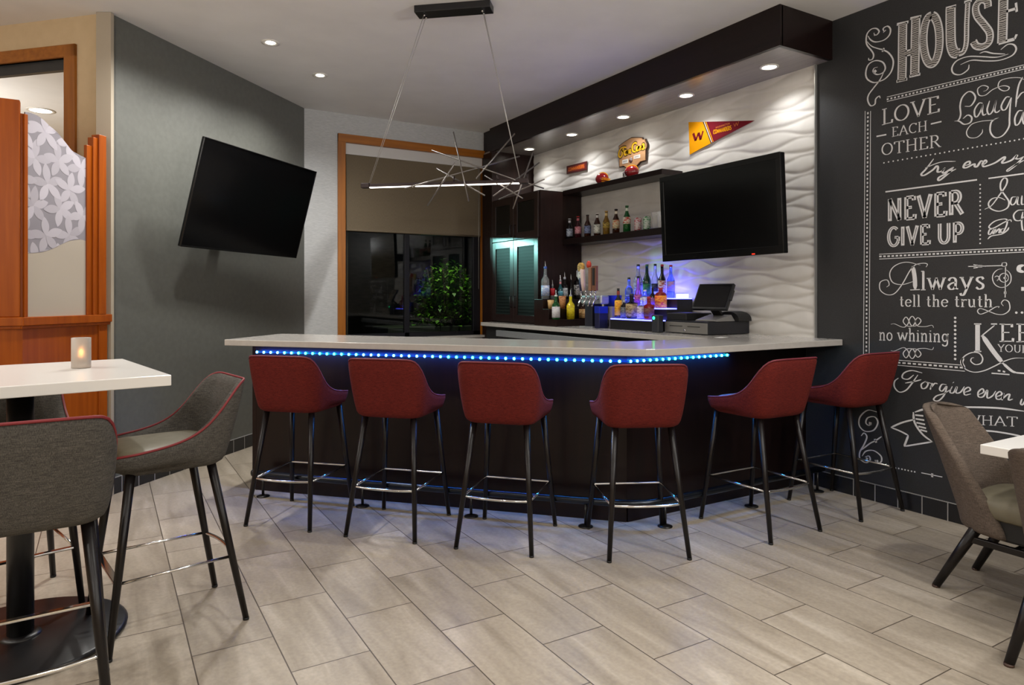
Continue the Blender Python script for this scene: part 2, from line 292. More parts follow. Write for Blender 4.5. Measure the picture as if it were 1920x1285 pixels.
# ------------------------------------------------------------------ measured data
MURAL={'scroll top':[(9.3,[(2696,3124),(2682,3116),(2664,3133),(2682,3159),(2716,3167),(2745,3148),(2754,3112),(2748,3070),(2716,3021),(2702,2989),(2710,2963),(2734,2964),(2737,2979)]),(9.2,[(2628,3118),(2636,3143),(2608,3150),(2588,3124),(2594,3088),(2630,3066),(2687,3071),(2722,3096),(2742,3130)]),(9.4,[(2748,3093),(2716,3052),(2670,3021),(2636,3002),(2597,2968),(2569,2911),(2580,2848),(2619,2810),(2664,2800),(2705,2805),(2745,2838),(2757,2881),(2740,2932),(2693,2947),(2642,2924),(2622,2882),(2636,2853),(2676,2850),(2705,2875),(2699,2898),(2673,2899)]),(9.2,[(2630,2857),(2659,2809),(2699,2770),(2737,2729),(2742,2691),(2722,2653),(2693,2657),(2687,2689),(2664,2703),(2656,2687)]),(24.7,[(2641,3005),(2631,2999)]),(21.4,[(2699,2882),(2687,2867)]),(21.4,[(2700,3125),(2695,3126)]),(21.2,[(2628,3125),(2625,3120)])],'laugh':[(8.3,[(2136,2510),(2102,2506),(2078,2544),(2092,2581),(2119,2592),(2150,2566),(2162,2520),(2159,2467),(2171,2436),(2195,2434)]),(8.4,[(2195,2434),(2167,2427),(2139,2403),(2105,2407),(2098,2435),(2119,2454),(2146,2438)]),(8.1,[(2038,2505),(2058,2510),(2081,2479),(2081,2442),(2068,2433),(2048,2464),(2037,2501)]),(8.1,[(2037,2501),(2041,2462),(2035,2435),(2018,2439)]),(8.1,[(2002,2511),(2015,2463),(2005,2432),(1985,2449),(1967,2510)]),(8.0,[(1967,2510),(1976,2454),(1966,2434),(1947,2444)]),(7.9,[(1897,2507),(1918,2509),(1941,2468),(1934,2441),(1915,2447),(1892,2502)]),(7.9,[(1890,2502),(1897,2450),(1900,2387),(1903,2338),(1934,2295),(1973,2291),(1998,2329),(1995,2379),(1976,2397),(1953,2402)]),(7.8,[(1835,2603),(1853,2566),(1863,2512),(1869,2443)]),(7.8,[(1863,2484),(1841,2514),(1817,2515),(1805,2498),(1811,2444)]),(7.8,[(1835,2415),(1856,2416),(1873,2381),(1869,2341),(1850,2351),(1832,2407)]),(7.8,[(1831,2407),(1835,2366),(1829,2336)]),(5.5,[(1953,2402),(1985,2395),(2045,2401),(2098,2394),(2126,2355),(2112,2319),(2071,2311),(2043,2331),(2039,2352)]),(5.6,[(2035,2574),(2018,2577),(2010,2593),(2038,2609),(2065,2596),(2058,2558),(2025,2549),(1985,2572),(1934,2580),(1903,2565),(1909,2549),(1934,2552),(1957,2579),(1947,2612),(1903,2616),(1853,2605),(1829,2588)])],'swash':[(8.3,[(2112,2753),(2119,2725),(2160,2707),(2199,2725),(2208,2762),(2181,2796),(2119,2803),(2045,2781),(1966,2754),(1906,2754)]),(8.4,[(2160,2767),(2098,2775),(2025,2750),(1953,2732),(1890,2739),(1867,2767),(1878,2798),(1909,2810),(1944,2791)]),(8.2,[(2055,2803),(2025,2804),(1985,2782),(1922,2759)])],'try every':[(11.9,[(2315,2226),(2361,2170),(2390,2142),(2372,2132),(2320,2158),(2298,2178),(2289,2167),(2292,2142),(2269,2141),(2247,2158)]),(11.8,[(2247,2161),(2262,2139),(2251,2129),(2200,2156)]),(11.7,[(2198,2156),(2231,2121),(2281,2087),(2284,2105),(2231,2126),(2185,2142)]),(7.4,[(2367,2177),(2275,2198),(2187,2189)]),(11.5,[(2139,2154),(2109,2160),(2112,2176),(2133,2168),(2143,2147),(2126,2141),(2085,2156),(2081,2141),(2068,2139),(2048,2167),(2035,2161)]),(11.3,[(2038,2141),(2018,2156),(2025,2168),(2038,2152),(2035,2134),(2018,2133),(1973,2145),(1928,2170),(1925,2159),(1937,2143),(1928,2136),(1890,2146),(1863,2169),(1869,2153),(1853,2147),(1829,2156)]),(10.8,[(1832,2153),(1866,2117),(1906,2088),(1908,2094),(1878,2112),(1829,2135)])],'rules':[(9.2,[(2621,2060),(2069,2060)]),(8.1,[(2008,2059),(1829,2060)]),(9.3,[(2682,2438),(2615,2437)]),(8.7,[(2332,2446),(2269,2448)]),(4.2,[(2611,2684),(1829,2670)]),(4.2,[(2611,2654),(1829,2647)]),(4.3,[(2663,1650),(1829,1647)]),(4.3,[(2663,1618),(1829,1620)]),(4.3,[(2761,2626),(2773,959)]),(4.3,[(2723,2617),(2733,962)]),(4.2,[(2541,955),(2155,957)]),(4.2,[(2541,922),(2135,922)])],'savor':[(7.5,[(2028,1881),(1992,1899),(1953,1952),(1918,2005),(1912,2039),(1928,2049),(1944,2026),(1944,1987),(1922,1948),(1903,1910),(1912,1876),(1953,1862),(1995,1881),(2008,1912),(1989,1938),(1953,1941),(1922,1923)]),(7.2,[(1866,1934),(1887,1933),(1895,1906),(1887,1891),(1872,1900),(1859,1933),(1861,1895),(1850,1887)]),(7.2,[(1838,1938),(1840,1892),(1829,1888)])],'and':[(7.4,[(1989,1761),(2002,1759),(2008,1737),(1998,1733),(1979,1760),(1984,1735),(1973,1738)]),(7.4,[(1969,1763),(1974,1738),(1957,1758),(1950,1758),(1953,1738),(1944,1740)]),(7.3,[(1925,1759),(1941,1757),(1944,1742),(1931,1741),(1915,1776),(1912,1805),(1928,1815),(1973,1807),(2002,1784),(2002,1769),(1979,1768),(1928,1795),(1897,1807),(1890,1795)]),(7.5,[(2012,1705),(1992,1722),(1941,1729),(1912,1748),(1903,1765)]),(7.2,[(1829,1856),(1859,1856),(1879,1833),(1872,1804),(1847,1799),(1829,1818)]),(7.2,[(1834,1846),(1840,1798),(1836,1749),(1829,1741)])],'ornament':[(4.8,[(2119,1549),(1941,1548)]),(4.6,[(1937,1564),(1917,1563),(1917,1545),(1937,1546),(1937,1564)]),(4.6,[(1917,1523),(1903,1510),(1894,1492),(1892,1471),(1896,1451),(1908,1435),(1924,1425),(1942,1422),(1960,1428),(1975,1441),(1984,1460),(1987,1481),(1982,1501),(1970,1517),(1954,1527),(1935,1529)]),(4.6,[(1905,1477),(1908,1465),(1917,1455),(1928,1452),(1939,1456),(1948,1465),(1951,1478),(1948,1491),(1939,1500),(1928,1504),(1917,1500),(1908,1490),(1905,1477)]),(4.6,[(1920,1538),(1922,1367)]),(4.6,[(1976,1482),(1963,1489),(1953,1478),(1963,1461),(1953,1471)]),(4.7,[(2088,1559),(2065,1554)]),(4.7,[(2088,1539),(2065,1541)]),(12.2,[(1922,1399),(1922,1385)]),(12.2,[(1928,1481),(1918,1471)]),(12.6,[(2075,1549),(2041,1548)]),(7.0,[(2119,1549),(2115,1549)]),(6.9,[(2026,1548),(2023,1548)]),(6.7,[(1922,1368),(1922,1365)]),(5.2,[(1957,1305),(1953,1312),(1973,1308),(2012,1282),(2051,1266),(2066,1284),(2051,1299),(2012,1286),(1966,1268),(1928,1269),(1900,1295),(1903,1337),(1925,1351),(1941,1333),(1931,1316)])],'always':[(6.4,[(2361,1554),(2353,1572),(2378,1579),(2425,1571),(2461,1534),(2510,1449),(2560,1389),(2611,1381),(2656,1412),(2656,1463),(2611,1478),(2596,1447),(2613,1431)]),(6.4,[(2396,1568),(2486,1590),(2560,1568),(2592,1519),(2573,1462),(2510,1446),(2437,1466)]),(23.8,[(2443,1563),(2431,1490),(2428,1416)]),(5.1,[(2459,1411),(2399,1413)])],'scrolls':[(5.6,[(2585,1187),(2560,1190),(2510,1171),(2486,1178),(2468,1209),(2486,1237),(2504,1208),(2480,1181),(2443,1182),(2428,1217),(2447,1243),(2466,1215),(2449,1182),(2414,1187),(2392,1215),(2411,1235),(2428,1211),(2414,1183),(2367,1180),(2326,1190),(2315,1175)]),(5.6,[(2585,1014),(2560,1013),(2510,1037),(2486,1033),(2468,1004),(2486,974),(2504,1001),(2480,1031),(2443,1033),(2428,1000),(2447,972),(2466,998),(2449,1033),(2414,1032),(2392,1006),(2411,984),(2428,1007),(2414,1035),(2367,1043),(2326,1038),(2315,1054)])],'forgive':[(8.7,[(2384,887),(2449,896),(2498,876),(2510,844),(2474,838),(2437,869)]),(8.8,[(2411,872),(2449,813),(2486,766),(2529,749),(2560,776),(2560,814),(2535,839)]),(8.9,[(2492,811),(2437,827),(2390,844)]),(8.7,[(2367,835),(2390,814),(2384,789),(2361,797),(2349,825),(2367,835),(2330,827)]),(8.6,[(2323,830),(2336,788)]),(8.7,[(2332,800),(2309,829),(2291,829)]),(8.5,[(2239,829),(2266,828),(2280,797),(2264,787),(2239,819),(2253,765),(2286,725),(2315,727),(2298,753),(2253,774),(2211,807)]),(8.4,[(2206,823),(2220,787),(2200,785),(2180,824),(2185,787),(2160,793),(2138,830)]),(8.3,[(2140,793),(2106,812),(2116,828),(2139,808),(2135,780),(2102,790)]),(8.2,[(2062,789),(2034,809),(2040,828),(2062,806),(2060,778),(2035,783),(2014,823),(2014,778),(1988,792),(1970,823)]),(8.0,[(1970,789),(1940,806),(1948,823),(1968,803),(1964,777),(1940,784),(1929,817)]),(8.0,[(1929,817),(1938,774)]),(8.0,[(1936,780),(1913,808),(1899,812),(1905,780),(1883,788)]),(7.8,[(1838,795),(1845,768),(1836,762),(1822,787)]),(11.0,[(2201,848),(2199,846)])],'banner':[(15.3,[(2431,633),(2367,661),(2253,689),(2060,716),(1940,727),(1829,727)]),(14.3,[(2091,575),(1990,587),(1892,587),(1829,582)]),(12.6,[(2585,510),(2510,554),(2431,587)]),(12.6,[(2585,510),(2523,496),(2471,478)]),(12.3,[(2471,478),(2486,435),(2498,402)]),(12.4,[(2498,402),(2414,432),(2320,465)]),(12.2,[(2440,632),(2431,566),(2384,502),(2320,462)]),(10.2,[(2428,615),(2378,617)]),(10.2,[(2425,591),(2372,591)]),(10.2,[(2420,568),(2367,565)]),(10.1,[(2408,546),(2361,542)]),(10.1,[(2396,527),(2355,522)])],'scroll low':[(9.3,[(2676,597),(2742,600),(2797,547),(2803,487),(2762,455),(2702,472),(2673,527),(2695,562),(2742,549),(2756,514),(2735,498),(2715,514)]),(9.4,[(2790,418),(2769,441),(2749,418),(2769,363),(2799,305),(2797,260),(2756,243),(2726,268),(2735,292),(2762,280)]),(9.4,[(2790,320),(2729,377),(2689,404),(2647,439)]),(9.4,[(2783,282),(2756,320),(2702,335),(2652,309),(2650,271),(2682,254),(2692,275)]),(25.0,[(2695,400),(2682,407)]),(18.0,[(2735,514),(2715,512)]),(18.1,[(2756,272),(2742,267)]),(17.8,[(2682,267),(2669,270)]),(5.4,[(2390,256),(2264,258)]),(23.3,[(2330,255),(2318,255)])],'keep':[(6.8,[(1976,1203),(2012,1169),(2048,1135)]),(7.0,[(2085,1207),(2046,1208)]),(7.0,[(2085,1044),(2046,1047)]),(6.8,[(1995,1210),(1963,1211)]),(7.0,[(2085,1007),(2098,1003),(2102,984),(2078,967),(2048,977),(2039,1007),(2058,1035),(2098,1036),(2139,1010),(2153,976),(2133,936),(2085,921),(2031,935),(1979,965),(1928,998),(1878,1020),(1829,1025)]),(6.8,[(1992,924),(1900,925)]),(25.2,[(2066,1207),(2066,1046)]),(25.1,[(2041,1142),(1985,1055),(1934,987)]),(15.3,[(1934,987),(1890,948),(1866,939)]),(16.0,[(2143,999),(2153,972),(2136,940)]),(9.0,[(1866,939),(1823,939)]),(9.2,[(1960,942),(1946,942)]),(9.2,[(1934,941),(1922,938)])],'side column':[(20.9,[(1829,1546),(1850,1539),(1852,1518),(1829,1507)]),(21.0,[(1842,1413),(1823,1413)])],'house':[(58.6,[(2513,2762),(2510,2879),(2509,3008),(2507,3135)]),(57.7,[(2431,2777),(2429,2892),(2427,3019),(2424,3143)]),(41.4,[(2513,2935),(2427,2930)]),(17.4,[(2548,2769),(2478,2767)]),(17.4,[(2545,3140),(2471,3131)]),(17.1,[(2464,2779),(2396,2776)]),(17.1,[(2459,3148),(2390,3139)]),(49.9,[(2328,3124),(2347,3119),(2363,3091),(2373,3045),(2377,2987),(2373,2927),(2363,2874),(2347,2836),(2328,2819),(2310,2825),(2295,2853),(2284,2899),(2281,2956),(2284,3015),(2294,3067),(2310,3106),(2328,3124)]),(58.5,[(2216,3133),(2216,3015),(2213,2909),(2196,2851),(2171,2838)]),(29.0,[(2171,2833),(2144,2839),(2128,2888),(2125,3007),(2119,3132)]),(16.3,[(2244,3136),(2185,3131)]),(16.0,[(2139,3135),(2097,3131)]),(40.5,[(2010,3057),(2015,3094),(2045,3114),(2075,3089),(2069,3031),(2032,2966),(2002,2907),(2006,2853),(2040,2838),(2073,2853),(2089,2884)]),(52.1,[(1937,2831),(1934,2942),(1931,3072),(1928,3137)]),(18.5,[(1955,2830),(1875,2830)]),(12.1,[(1875,2830),(1864,2853)]),(15.3,[(1931,3001),(1868,3000)]),(12.1,[(1868,3033),(1864,2980)]),(18.4,[(1931,3138),(1859,3137)])],'dots':[(10.2,[(2631,2253),(2631,2253)]),(10.2,[(2600,2254),(2600,2254)]),(10.1,[(2569,2254),(2569,2254)]),(10.1,[(2538,2254),(2538,2254)]),(10.0,[(2508,2254),(2508,2254)]),(9.9,[(2478,2254),(2478,2254)]),(9.9,[(2449,2254),(2449,2254)]),(9.8,[(2419,2254),(2419,2254)]),(9.8,[(2391,2254),(2391,2254)]),(9.7,[(2362,2254),(2362,2254)]),(9.7,[(2334,2254),(2334,2254)]),(9.6,[(2306,2254),(2306,2254)]),(9.5,[(2278,2254),(2278,2254)]),(9.5,[(2251,2254),(2251,2254)]),(9.4,[(2224,2255),(2224,2255)]),(9.4,[(2197,2255),(2197,2255)]),(9.3,[(2171,2255),(2171,2255)]),(9.3,[(2145,2255),(2145,2255)]),(9.2,[(2119,2255),(2119,2255)]),(9.2,[(2093,2255),(2093,2255)]),(9.1,[(2068,2255),(2068,2255)]),(9.1,[(2043,2255),(2043,2255)]),(9.0,[(2018,2255),(2018,2255)]),(9.0,[(1994,2255),(1994,2255)]),(8.9,[(1969,2255),(1969,2255)]),(8.9,[(1945,2255),(1945,2255)]),(8.9,[(1922,2255),(1922,2255)]),(8.8,[(1898,2255),(1898,2255)]),(8.8,[(1875,2255),(1875,2255)]),(8.7,[(1852,2256),(1852,2256)]),(8.7,[(1829,2256),(1829,2256)]),(9.4,[(2052,2028),(2052,2028)]),(9.4,[(2052,2004),(2052,2004)]),(9.4,[(2052,1979),(2052,1979)]),(9.4,[(2052,1954),(2052,1954)]),(9.4,[(2052,1930),(2052,1930)]),(9.4,[(2052,1905),(2052,1905)]),(9.4,[(2052,1880),(2052,1880)]),(9.4,[(2052,1856),(2052,1856)]),(9.4,[(2052,1831),(2052,1831)]),(9.4,[(2052,1806),(2052,1806)]),(9.4,[(2052,1782),(2052,1782)]),(9.4,[(2052,1757),(2052,1757)]),(9.4,[(2052,1732),(2052,1732)]),(9.4,[(2052,1708),(2052,1708)]),(9.4,[(2052,1683),(2052,1683)]),(14.9,[(2190,1240),(2190,1240)]),(14.9,[(2190,1216),(2190,1216)]),(14.9,[(2190,1191),(2190,1191)]),(14.9,[(2190,1166),(2190,1166)]),(14.9,[(2190,1141),(2190,1141)]),(14.9,[(2190,1116),(2190,1116)]),(14.9,[(2190,1091),(2190,1091)]),(14.9,[(2190,1066),(2190,1066)]),(14.9,[(2190,1041),(2190,1041)]),(14.9,[(2190,1016),(2190,1016)]),(14.9,[(2190,991),(2190,991)]),(10.4,[(2554,251),(2554,251)]),(10.4,[(2533,252),(2533,252)]),(10.3,[(2512,252),(2512,252)]),(10.3,[(2492,252),(2492,252)]),(10.3,[(2472,252),(2472,252)]),(10.2,[(2451,252),(2451,252)]),(10.2,[(2431,253),(2431,253)]),(13.3,[(1866,1279),(1866,1279)]),(13.2,[(1838,1280),(1838,1280)]),(13.1,[(1811,1281),(1811,1281)])],'dashes':[(10.5,[(2612,2668),(2600,2668)]),(10.5,[(2587,2668),(2575,2668)]),(10.4,[(2563,2667),(2551,2667)]),(10.4,[(2539,2667),(2527,2667)]),(10.4,[(2515,2667),(2503,2667)]),(10.3,[(2491,2667),(2479,2666)]),(10.3,[(2468,2666),(2456,2666)]),(10.2,[(2445,2666),(2433,2666)]),(10.2,[(2422,2666),(2410,2666)]),(10.1,[(2399,2665),(2387,2665)]),(10.1,[(2376,2665),(2365,2665)]),(10.0,[(2354,2665),(2342,2665)]),(10.0,[(2331,2665),(2320,2664)]),(9.9,[(2309,2664),(2298,2664)]),(9.9,[(2288,2664),(2277,2664)]),(9.9,[(2266,2664),(2255,2664)]),(9.8,[(2244,2663),(2234,2663)]),(9.8,[(2223,2663),(2212,2663)]),(9.7,[(2202,2663),(2192,2663)]),(9.7,[(2181,2663),(2171,2663)]),(9.6,[(2160,2662),(2150,2662)]),(9.6,[(2140,2662),(2130,2662)]),(9.6,[(2120,2662),(2109,2662)]),(9.5,[(2099,2662),(2089,2662)]),(9.5,[(2079,2661),(2069,2661)]),(9.4,[(2059,2661),(2049,2661)]),(9.4,[(2040,2661),(2030,2661)]),(9.4,[(2020,2661),(2010,2661)]),(9.3,[(2001,2661),(1991,2660)]),(9.3,[(1982,2660),(1972,2660)]),(9.2,[(1963,2660),(1953,2660)]),(9.2,[(1944,2660),(1934,2660)]),(9.2,[(1925,2660),(1916,2659)]),(9.1,[(1906,2659),(1897,2659)]),(9.1,[(1888,2659),(1879,2659)]),(9.1,[(1870,2659),(1860,2659)]),(9.0,[(1852,2659),(1842,2659)]),(9.0,[(1834,2658),(1824,2658)]),(10.6,[(2663,1635),(2646,1635)]),(10.6,[(2635,1635),(2619,1634)]),(10.5,[(2608,1634),(2591,1634)]),(10.5,[(2580,1634),(2564,1634)]),(10.4,[(2553,1634),(2537,1634)]),(10.4,[(2527,1634),(2511,1634)]),(10.3,[(2500,1634),(2484,1634)]),(10.3,[(2474,1634),(2458,1634)]),(10.2,[(2448,1634),(2432,1634)]),(10.2,[(2422,1634),(2407,1634)]),(10.1,[(2397,1634),(2382,1634)]),(10.1,[(2372,1634),(2357,1634)]),(10.0,[(2347,1634),(2332,1634)]),(10.0,[(2322,1634),(2307,1634)]),(9.9,[(2298,1634),(2283,1634)]),(9.9,[(2274,1634),(2259,1634)]),(9.8,[(2250,1634),(2235,1634)]),(9.8,[(2226,1634),(2212,1634)]),(9.7,[(2202,1634),(2188,1634)]),(9.7,[(2179,1634),(2165,1634)]),(9.6,[(2156,1634),(2142,1634)]),(9.6,[(2133,1634),(2120,1634)]),(9.5,[(2111,1634),(2097,1634)]),(9.5,[(2088,1634),(2075,1634)]),(9.5,[(2066,1634),(2053,1634)]),(9.4,[(2044,1634),(2031,1634)]),(9.4,[(2022,1634),(2009,1634)]),(9.3,[(2001,1634),(1988,1634)]),(9.3,[(1979,1634),(1966,1634)]),(9.2,[(1958,1634),(1945,1634)]),(9.2,[(1937,1634),(1925,1634)]),(9.2,[(1916,1634),(1904,1634)]),(9.1,[(1896,1634),(1883,1634)]),(9.1,[(1875,1633),(1863,1633)]),(9.0,[(1855,1633),(1843,1633)]),(9.0,[(1835,1633),(1823,1633)]),(10.8,[(2742,2614),(2742,2600)]),(10.8,[(2742,2586),(2742,2573)]),(10.8,[(2742,2559),(2743,2545)]),(10.8,[(2743,2531),(2743,2517)]),(10.8,[(2743,2503),(2743,2490)]),(10.8,[(2743,2476),(2743,2462)]),(10.8,[(2743,2448),(2743,2434)]),(10.8,[(2743,2420),(2743,2407)]),(10.8,[(2744,2393),(2744,2379)]),(10.8,[(2744,2365),(2744,2351)]),(10.8,[(2744,2337),(2744,2324)]),(10.8,[(2744,2310),(2744,2296)]),(10.8,[(2744,2282),(2744,2268)]),(10.8,[(2744,2254),(2745,2241)]),(10.8,[(2745,2227),(2745,2213)]),(10.8,[(2745,2199),(2745,2185)]),(10.8,[(2745,2171),(2745,2158)]),(10.8,[(2745,2144),(2745,2130)]),(10.8,[(2745,2116),(2745,2102)]),(10.8,[(2746,2088),(2746,2075)]),(10.8,[(2746,2061),(2746,2047)]),(10.8,[(2746,2033),(2746,2019)]),(10.8,[(2746,2005),(2746,1992)]),(10.8,[(2746,1978),(2746,1964)]),(10.8,[(2746,1950),(2747,1936)]),(10.8,[(2747,1922),(2747,1909)]),(10.8,[(2747,1895),(2747,1881)]),(10.8,[(2747,1867),(2747,1853)]),(10.8,[(2747,1839),(2747,1826)]),(10.8,[(2747,1812),(2747,1798)]),(10.8,[(2748,1784),(2748,1770)]),(10.8,[(2748,1756),(2748,1743)]),(10.8,[(2748,1729),(2748,1715)]),(10.8,[(2748,1701),(2748,1687)]),(10.8,[(2748,1673),(2748,1660)]),(10.8,[(2748,1646),(2749,1632)]),(10.8,[(2749,1618),(2749,1604)]),(10.8,[(2749,1590),(2749,1577)]),(10.8,[(2749,1563),(2749,1549)]),(10.8,[(2749,1535),(2749,1521)]),(10.8,[(2749,1507),(2749,1494)]),(10.8,[(2750,1480),(2750,1466)]),(10.8,[(2750,1452),(2750,1438)]),(10.8,[(2750,1424),(2750,1411)]),(10.8,[(2750,1397),(2750,1383)]),(10.8,[(2750,1369),(2750,1355)]),(10.8,[(2750,1341),(2751,1328)]),(10.8,[(2751,1314),(2751,1300)]),(10.8,[(2751,1286),(2751,1272)]),(10.8,[(2751,1258),(2751,1245)]),(10.8,[(2751,1231),(2751,1217)]),(10.8,[(2751,1203),(2751,1189)]),(10.8,[(2752,1175),(2752,1162)]),(10.8,[(2752,1148),(2752,1134)]),(10.8,[(2752,1120),(2752,1106)]),(10.8,[(2752,1092),(2752,1079)]),(10.8,[(2752,1065),(2752,1051)]),(10.8,[(2752,1037),(2753,1023)]),(10.8,[(2753,1009),(2753,996)]),(10.8,[(2753,982),(2753,968)]),(10.4,[(2543,939),(2522,939)]),(10.3,[(2509,939),(2488,940)]),(10.3,[(2476,940),(2455,940)]),(10.2,[(2443,940),(2423,940)]),(10.1,[(2410,940),(2390,940)]),(10.1,[(2378,940),(2358,940)]),(10.0,[(2346,940),(2327,941)]),(10.0,[(2315,941),(2296,941)]),(9.9,[(2284,941),(2265,941)]),(9.8,[(2253,941),(2234,941)]),(9.8,[(2223,941),(2204,941)]),(9.7,[(2193,941),(2175,941)]),(9.6,[(2164,942),(2146,942)])]}
MTEXT=[('LOVE', 'serif', (2647, 2507), (2277, 2511), 101, 1), ('EACH', 'serif', (2579, 2415), (2353, 2411), 61, 1), ('OTHER', 'serif', (2650, 2305), (2273, 2294), 76, 1), ('NEVER', 'inline', (2611, 1864), (2141, 1866), 144, 1), ('GIVE UP', 'inline', (2608, 1699), (2138, 1696), 122, 1), ('lways', 'serif', (2396, 1411), (2025, 1414), 115, 1), ('tell the truth', 'serif', (2529, 1305), (1985, 1309), 72, 1), ('no whining', 'slab', (2665, 1079), (2225, 1091), 79, 1), ('EE', 'serif', (1953, 1111), (1790, 1117), 100, 1), ('YOUR', 'serif', (1960, 1053), (1805, 1055), 41, 1), ('WHAT', 'serif', (2131, 606), (1859, 636), 54, 1)]
FAN_OUT= [(5304, 2862), (5261, 2875), (5202, 2892), (5113, 2911), (4956, 2879), (4941, 2858), (4907, 2855), (4907, 2838), (4882, 2803), (4882, 2777), (4902, 2750), (4902, 2647), (4981, 2644), (5051, 2604), (5113, 2597), (5176, 2610), (5234, 2644), (5301, 2644)]
FAN_TXT= [[(5183, 2823), (5213, 2831), (5255, 2829), (5288, 2800), (5293, 2759), (5269, 2742), (5244, 2761), (5234, 2804), (5218, 2822)], [(5255, 2794), (5213, 2797)], [(5173, 2793), (5199, 2789), (5210, 2768), (5191, 2751), (5170, 2779), (5168, 2792), (5170, 2761), (5157, 2752)], [(5152, 2789), (5155, 2759), (5129, 2790), (5121, 2784), (5126, 2757), (5110, 2758)], [(5026, 2831), (5051, 2842), (5082, 2831), (5092, 2799), (5079, 2766), (5046, 2756)], [(5008, 2802), (5029, 2794), (5031, 2767), (5013, 2761), (5001, 2782), (4997, 2802), (4998, 2768), (4986, 2762)], [(4978, 2801), (4973, 2764), (4948, 2803)], [(4946, 2779), (4924, 2791), (4934, 2810), (4948, 2796), (4943, 2761), (4914, 2773)]]
FAN_TAGS= [(5242, 2708), (5155, 2707), (5155, 2667), (5242, 2670), (5072, 2720), (4981, 2721), (4981, 2687), (5072, 2690), (5116, 2687), (5255, 2710), (5244, 2677), (4971, 2713), (4961, 2677)]
PEN= [(4367, 2896), (3660, 2755), (4354, 2608), (4201, 2862), (4111, 2662), (4181, 2859), (4094, 2667), (4161, 2855), (4079, 2669)]
PEN_W= [[(4309, 2785), (4281, 2716)], [(4281, 2716), (4247, 2778)], [(4247, 2778), (4224, 2713)], [(4224, 2713), (4196, 2783)]]
PEN_T= [(4082, 2732), (3889, 2731), (4082, 2769), (4057, 2782), (3905, 2782), (4057, 2797), (3875, 2744), (3805, 2755), (3875, 2770)]
RED= [(6199, 2803), (5834, 2798), (5834, 2707), (6199, 2716), (6171, 2741), (5860, 2739), (6171, 2779)]
RODS = [((-0.015, 0.039, -0.836), (0.116, -0.061, -1.322)), ((0.043, -0.135, -1.081), (-0.181, -0.012, -1.339)), ((-0.141, 0.07, -1.074), (0.226, -0.064, -1.288)), ((-0.181, 0.086, -0.944), (0.422, -0.011, -1.183)), ((0.418, 0.009, -1.175), (0.592, 0.12, -1.223)), ((0.421, 0.158, -0.993), (-0.291, -0.157, -1.241)), ((0.395, 0.107, -0.849), (0.174, -0.087, -1.178)), ((0.522, 0.095, -0.985), (0.412, -0.052, -1.377)), ((0.562, 0.118, -1.049), (0.289, -0.099, -1.299)), ((0.623, -0.078, -1.195), (0.292, 0.08, -1.296)), ((0.192, 0.093, -1.129), (0.482, -0.087, -1.316))]
# ------------------------------------------------------------------ materials
M_ceil = noise_mat('ceiling_paint', (224, 223, 222), (229, 228, 227), (1, 1, 1), 3, 3, .8, spec=.2)
M_tvwall = noise_mat('dark_grey_paint', (92, 93, 88), (97, 98, 93), (1, 1, 1), 25, 4, .42, bump=.05, bdist=.001, spec=.4)
M_lgrey = noise_mat('grey_wallcovering', (168, 169, 170), (184, 185, 185), (6, 6, 60), 4, 3, .8, bump=.15, bdist=.001, spec=.2)
M_beige = noise_mat('beige_paint', (194, 172, 138), (199, 177, 143), (1, 1, 1), 12, 3, .7, spec=.25)
M_cream = mat('cream_corner', (164, 153, 136), .6, spec=.3)
M_black_wall = noise_mat('chalkboard_wallcovering', (39, 40, 42), (48, 49, 51), (40, 40, 40), 5, 3, .5, bump=.12, bdist=.0006, spec=.45)
M_esp = wood_mat('espresso_wood_lit', (27, 16, 14), (40, 24, 21), .3, 'z', spec=.3)  # lighter copy of the espresso, downlight put into its colour
M_esp_h = wood_mat('espresso_wood_long', (19, 10, 9), (29, 15, 13), .32, 'y', spec=.3)
M_espbar = wood_mat('espresso_bar_front', (18, 10, 9), (27, 14, 12), .3, 'z', spec=.3)  # same wood, left darker for the shaded bar front
M_sof = wood_mat('soffit_underside_lit', (134, 129, 125), (144, 139, 134), .2, 'y', spec=.9)  # dark underside painted paler to carry light bounced off the tile
M_cherry = wood_mat('cherry_wood', (138, 62, 6), (162, 80, 12), .35, 'z', spec=.3)
M_oak = wood_mat('honey_wood_trim', (134, 78, 18), (160, 97, 27), .35, 'z', spec=.45)
M_oak_h = wood_mat('honey_wood_trim_long', (134, 78, 18), (160, 97, 27), .35, 'x', spec=.45)
M_quartz = noise_mat('white_quartz', (182, 178, 172), (187, 183, 177), (1, 1, 1), 30, 4, .16, spec=.5)
M_white = mat('white_laminate', (232, 229, 224), .22, spec=.5)
M_blk = mat('black_metal', (18, 17, 18), .35, 0.0, .5)
M_blkm = mat('black_matte', (14, 14, 15), .6)
M_bronze = mat('dark_bronze', (50, 40, 40), .35, .6)
M_leg = wood_mat('black_brown_leg', (14, 10, 10), (22, 16, 15), .35, 'z', spec=.35)
M_chrome = mat('chrome', (215, 215, 215), .12, 1.0)
M_steel = noise_mat('brushed_steel', (165, 170, 174), (185, 189, 192), (1, 40, 40), 3, 3, .42, metal=.75)
M_greyfab = weave_mat('grey_tweed', (74, 71, 66), (52, 50, 48), (98, 94, 88))
M_redfab = weave_mat('burgundy_cloth', (92, 28, 23), (58, 16, 16), (118, 40, 31), 1.3, zs=1)
M_brownfab = weave_mat('taupe_tweed', (92, 81, 72), (70, 61, 55), (116, 103, 92), 1.0)
M_pipe_red = mat('burgundy_piping', (120, 30, 36), .6)
M_vinyl = noise_mat('khaki_vinyl', (108, 102, 84), (116, 110, 92), (1, 1, 1), 20, 3, .45, spec=.4)
M_vinyl_red = mat('burgundy_vinyl', (92, 30, 34), .45)
M_screen = mat('tv_screen', (10, 10, 11), .16, spec=.35)
